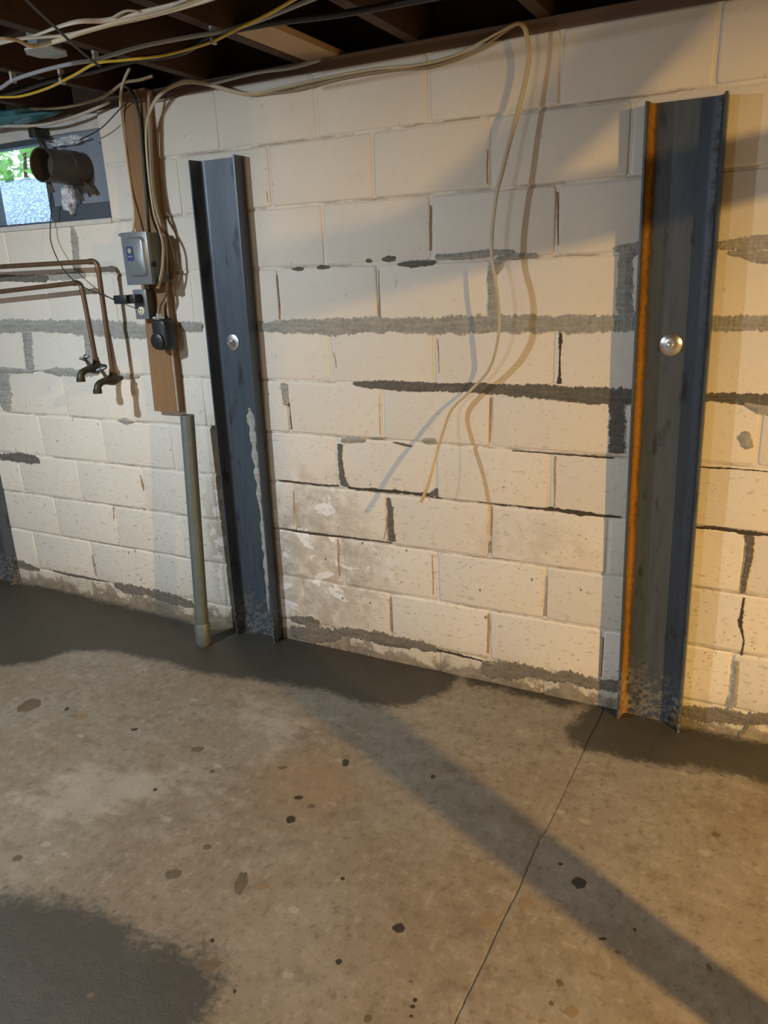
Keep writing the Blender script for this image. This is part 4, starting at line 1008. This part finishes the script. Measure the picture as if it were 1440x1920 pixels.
for th in (0.6, 2.55, 4.71):
    ux, uz = math.cos(th), math.sin(th); c_ = Vector((-1.138 + ux * .015, -.1022, 1.268 + uz * .015))
    a = Vector((ux, 0, uz)) * .008; b = Vector((-uz, 0, ux)) * .0025; y_ = Vector((0, .0012, 0))
    sl.add([c_ - a - b - y_, c_ + a - b - y_, c_ + a + b - y_, c_ - a + b - y_, c_ - a - b + y_, c_ + a - b + y_, c_ + a + b + y_, c_ - a + b + y_], [(0, 1, 2, 3), (4, 7, 6, 5), (0, 4, 5, 1), (1, 5, 6, 2), (2, 6, 7, 3), (3, 7, 4, 0)])
sl.build('slots', M['slot'], fc, origin=(-1.138, -.102, 1.268))
cl = MB(); cl.bbox(-1.154, -1.118, -.086, -.060, 1.349, 1.360, .003); cl.tube([(-1.136, -.073, 1.357), (-1.136, -.073, 1.372)], .011, 12); cl.tube([(-1.150, -.090, 1.357), (-1.150, -.080, 1.357)], .005, 8); cl.tube([(-1.122, -.090, 1.357), (-1.122, -.080, 1.357)], .005, 8)
cl.build('cable_clamp', M['zinc'], dr_, True, origin=(-1.136, -.073, 1.355))

# ------------------------------------------------------------------ cables
def cable(key, mat, r, name, label, flat=1.0, twist=0.0, group='cables run along the ceiling and wall'):
    p = CABLES[key]
    o = MB().tube(p, r, 10, True, flat, twist, smooth=7).build(name, mat, None, True, origin=p[0])
    return tag(o, label, 'cable', group)
cable('white_a', M['nm_white'], .0062, 'white_cable', 'uppermost white cable of the bundle crossing the top left joists', .55, 3)
cable('white_b', M['nm_white'], .0062, 'white_cable', 'lower white cable of the bundle crossing the top left joists', .55, 2)
cable('white_c', M['nm_aged'], .0058, 'white_cable', 'white cable that dips at the left end of the ceiling bundle', .6, 4)
cable('white_d', M['nm_white'], .0050, 'white_cable', 'short white cable looping up beside the ceiling bundle', .6, 1)
cable('grey', M['nm_grey'], .0058, 'grey_cable', 'grey cable stapled just above the yellow cable')
cable('yellow', M['nm_yellow'], .0050, 'yellow_cable', 'bright yellow cable sagging under the ceiling joists', .8)
cable('black', M['nm_black'], .0085, 'black_cable', 'thick black cable running behind the yellow cable')
cable('tan_a', M['nm_tan'], .0055, 'tan_cable', 'tan cable curving over the window toward the wooden board')
cable('tan_b', M['nm_white'], .0080, 'tan_cable', 'pale cable sagging along the top of the window', .7)
cable('board_left', M['nm_white'], .0058, 'white_cable', 'white cable down the left edge of the board into the switch box', .6)
cable('board_black', M['nm_black'], .0058, 'black_cable', 'black cable down the middle of the board into the switch box')
cable('dangling', M['nm_aged'], .0072, 'dangling_cable', 'long white cable from the board along the wall top, end dangling down the wall', .62, 7)
cable('wall_top', M['nm_tan'], .0055, 'tan_cable', 'second cable tucked along the top of the wall behind the dangling one', .6)
cable('brown_loop', M['nm_brown'], .0052, 'brown_cable', 'brown cable looping out past the right side of the switch box')
cable('brown_b', M['nm_tan'], .0056, 'brown_cable', 'tan-brown cable between the switch box and the loop')
cable('recept_cord', M['nm_brown'], .0075, 'brown_cable', 'short brown cable entering the top of the black receptacle')
cable('blue_grey', M['nm_grey'], .0060, 'grey_cable', 'short grey cable lying over the sill plate above the middle channel')
cable('window_cord', M['nm_black'], .0022, 'power_cord', 'thin black cord from the window down to the plug adapter')
cable('dark_wire', M['nm_black'], .0036, 'dark_wire', 'straight dark wire slanting below the white and yellow cables')
cable('sill_thin', M['nm_black'], .0022, 'thin_wire', 'thin black wire crossing the top of the wooden board')
CL = {}
for key, (x, y, z), par in (('grey', (-0.875, -0.476, 2.135), 'grey_cable'), ('grey', (-1.266, -.456, 2.135), 'grey_cable'), ('yellow', (-.443, -.464, 2.123), 'yellow_cable'), ('yellow', (-1.12, -.39, 2.123), 'yellow_cable')):
    o = bpy.data.objects[par]
    MB().bbox(x - .005, x + .005, y - .010, y + .010, z - .008, 2.159, .002).build('staple', M['cover'], o, origin=(x, y, z))

# ------------------------------------------------------------------ things about the window and ceiling
dv = thing('vent_duct', 'short round metal vent duct sticking out of the window panel', 'duct', (-1.535, .03, 1.932))
m = MB()
L = .20
m.lathe((-1.535, .03, 1.932), (0, -1, 0), [(0, .060), (.03, .060), (.032, .0635), (.085, .0635), (.087, .061), (.194, .060), (.198, .0625), (.201, .0605), (.198, .057)], 32)
m.build('duct_pipe', M['duct'], dv, True, origin=(-1.535, -.05, 1.932))
MB().lathe((-1.535, .03, 1.932), (0, -1, 0), [(.199, .0575), (.12, .0565), (.115, .0)], 32).build('duct_lining', M['duct_in'], dv, True, origin=(-1.535, -.1, 1.932))
for (a, b, w_) in (((-1.500, -.02, 1.882), (-1.470, .01, 1.835), .012), ((-1.525, -.04, 1.878), (-1.515, -.03, 1.838), .006), ((-1.56, -.13, 1.88), (-1.555, -.12, 1.84), .010)):
    a = Vector(a); b = Vector(b); s_ = Vector((w_, 0, .004))
    m = MB().add([a - s_, a + s_, b + s_ * .8 + Vector((.006, 0, -.004)), b - s_ * .9, a - s_ + Vector((0, .003, 0)), a + s_ + Vector((0, .003, 0)), b + s_ * .8 + Vector((.006, .003, -.004)), b - s_ * .9 + Vector((0, .003, 0))], [(0, 1, 2, 3), (4, 7, 6, 5), (0, 4, 5, 1), (1, 5, 6, 2), (2, 6, 7, 3), (3, 7, 4, 0)])
    m.build('tape_scrap', M['duct_in'], dv, origin=a)

def crumple(name, cx_, cy_, cz_, rx, ry, rz, mat, label, cat, seed, amp=.35, n=18):
    vs = []; fs = []
    for j in range(n + 1):
        ph = math.pi * j / n
        for i in range(2 * n):
            th = math.pi * i / n
            d = Vector((math.sin(ph) * math.cos(th), math.sin(ph) * math.sin(th), math.cos(ph)))
            w_ = 1 + amp * (noise.noise(d * 2.2 + Vector((seed, 0, 0))) + .6 * abs(noise.noise(d * 5.5 + Vector((seed, 3, 0)))))
            vs.append((cx_ + d.x * rx * w_, cy_ + d.y * ry * w_, cz_ + d.z * rz * w_))
    for j in range(n):
        for i in range(2 * n):
            fs.append((j * 2 * n + i, j * 2 * n + (i + 1) % (2 * n), (j + 1) * 2 * n + (i + 1) % (2 * n), (j + 1) * 2 * n + i))
    return tag(MB().add(vs, fs).build(name, mat, None, False, origin=(cx_, cy_, cz_)), label, cat)
crumple('plastic_bag', -1.60, -.005, 1.825, .028, .018, .042, M['film'], 'crumpled clear plastic bag hanging under the vent duct', 'bag', 2, .6)
crumple('plastic_scrap', -1.56, .0, 2.035, .085, .015, .012, M['film'], 'strip of crumpled clear plastic above the vent duct', 'plastic', 9, .6)
crumple('plastic_sheet', -1.93, -.05, 2.135, .36, .05, .030, M['teal'], 'teal plastic sheet stuffed above the window', 'plastic sheet', 5, .18)
hk = thing('cord_clip', 'black clip holding the thin cord over the window', 'clip', (-1.69, -.03, 2.06))
MB().bbox(-1.712, -1.672, -.056, .016, 2.052, 2.092, .008).build('clip_body', M['nm_black'], hk, True, origin=(-1.69, -.02, 2.07))
MB().tube([(-1.68, -.03, 2.055), (-1.665, -.035, 2.03), (-1.655, -.03, 2.005)], [.012, .011, .007], 10).build('clip_tail', M['nm_black'], hk, True, origin=(-1.67, -.03, 2.03))

jb = thing('junction_box', 'pale octagonal junction box cover under the top left joists', 'junction box', (-1.0, -.545, 2.16))
def octo(r, z): return [(-1.0 + r * math.cos(math.pi / 8 + k * math.pi / 4), -.545 + r * math.sin(math.pi / 8 + k * math.pi / 4), z) for k in range(8)]
vs = octo(.050, 2.215) + octo(.050, 2.162); f8 = [(k, (k + 1) % 8, 8 + (k + 1) % 8, 8 + k) for k in range(8)] + [tuple(range(8)), tuple(range(8, 16))]
MB().add(vs, f8).build('box', M['conduit'], jb, origin=(-1, -.545, 2.14))
vs = octo(.062, 2.162) + octo(.062, 2.156)
MB().add(vs, f8).build('cover_plate', M['cover'], jb, origin=(-1, -.545, 2.12))
MB().bbox(-1.27, -0.875, -.57, -.52, 2.2155, 2.232, .002).build('mounting_bar', M['joist'], jb, origin=(-1, -.545, 2.165))

# ------------------------------------------------------------------ out of frame to the right: jack post whose shadow crosses the floor, and a pipe added to shade the wall
jp = thing('jack_post', 'red steel jack post holding up a joist', 'post', (1.977, -1.47, 0))
MB().tube([(1.977, -1.47, .006), (1.977, -1.47, 2.13)], .0465, 24).build('post_tube', M['post'], jp, True, origin=(1.977, -1.47, 1))
MB().bbox(1.90, 2.054, -1.547, -1.393, 0, .008, .001).build('base_plate', M['post'], jp, origin=(1.977, -1.47, 0))
MB().bbox(1.90, 2.054, -1.547, -1.393, 2.13, 2.159, .001).build('head_plate', M['post'], jp, origin=(1.977, -1.47, 2.13))
dp = thing('shadow_pipe', 'unseen white plastic pipe with a slanting branch, added to shade the wall', 'pipe', (2.25, -1.2, 1.957))
MB().tube([(2.25, -0.004, 1.944), (2.25, -3.2, 1.978)], .040, 20).build('main_run', M['pvc'], dp, True, origin=(2.25, -1.2, 1.957))
MB().tube([(2.25, -1.48, 1.955), (2.25, -1.41, 1.99), (2.25, -1.27, 2.125), (2.25, -1.22, 2.21), (2.25, -1.215, 2.375)], .036, 20, smooth=3).build('branch', M['pvc'], dp, True, origin=(2.25, -1.3, 2.1))
for y in (-.5, -2.4):
    MB().lathe((2.25, y, 1.959), (0, 1, 0), [(-.012, .041), (-.012, .048), (.012, .048), (.012, .041)], 20).build('pipe_hanger', M['zinc'], dp, True, origin=(2.25, y, 1.957))
    MB().tube([(2.25, y, 2.005), (2.25, y, 2.375)], .004, 8).build('hanger_rod', M['zinc'], dp, origin=(2.25, y, 2.1))
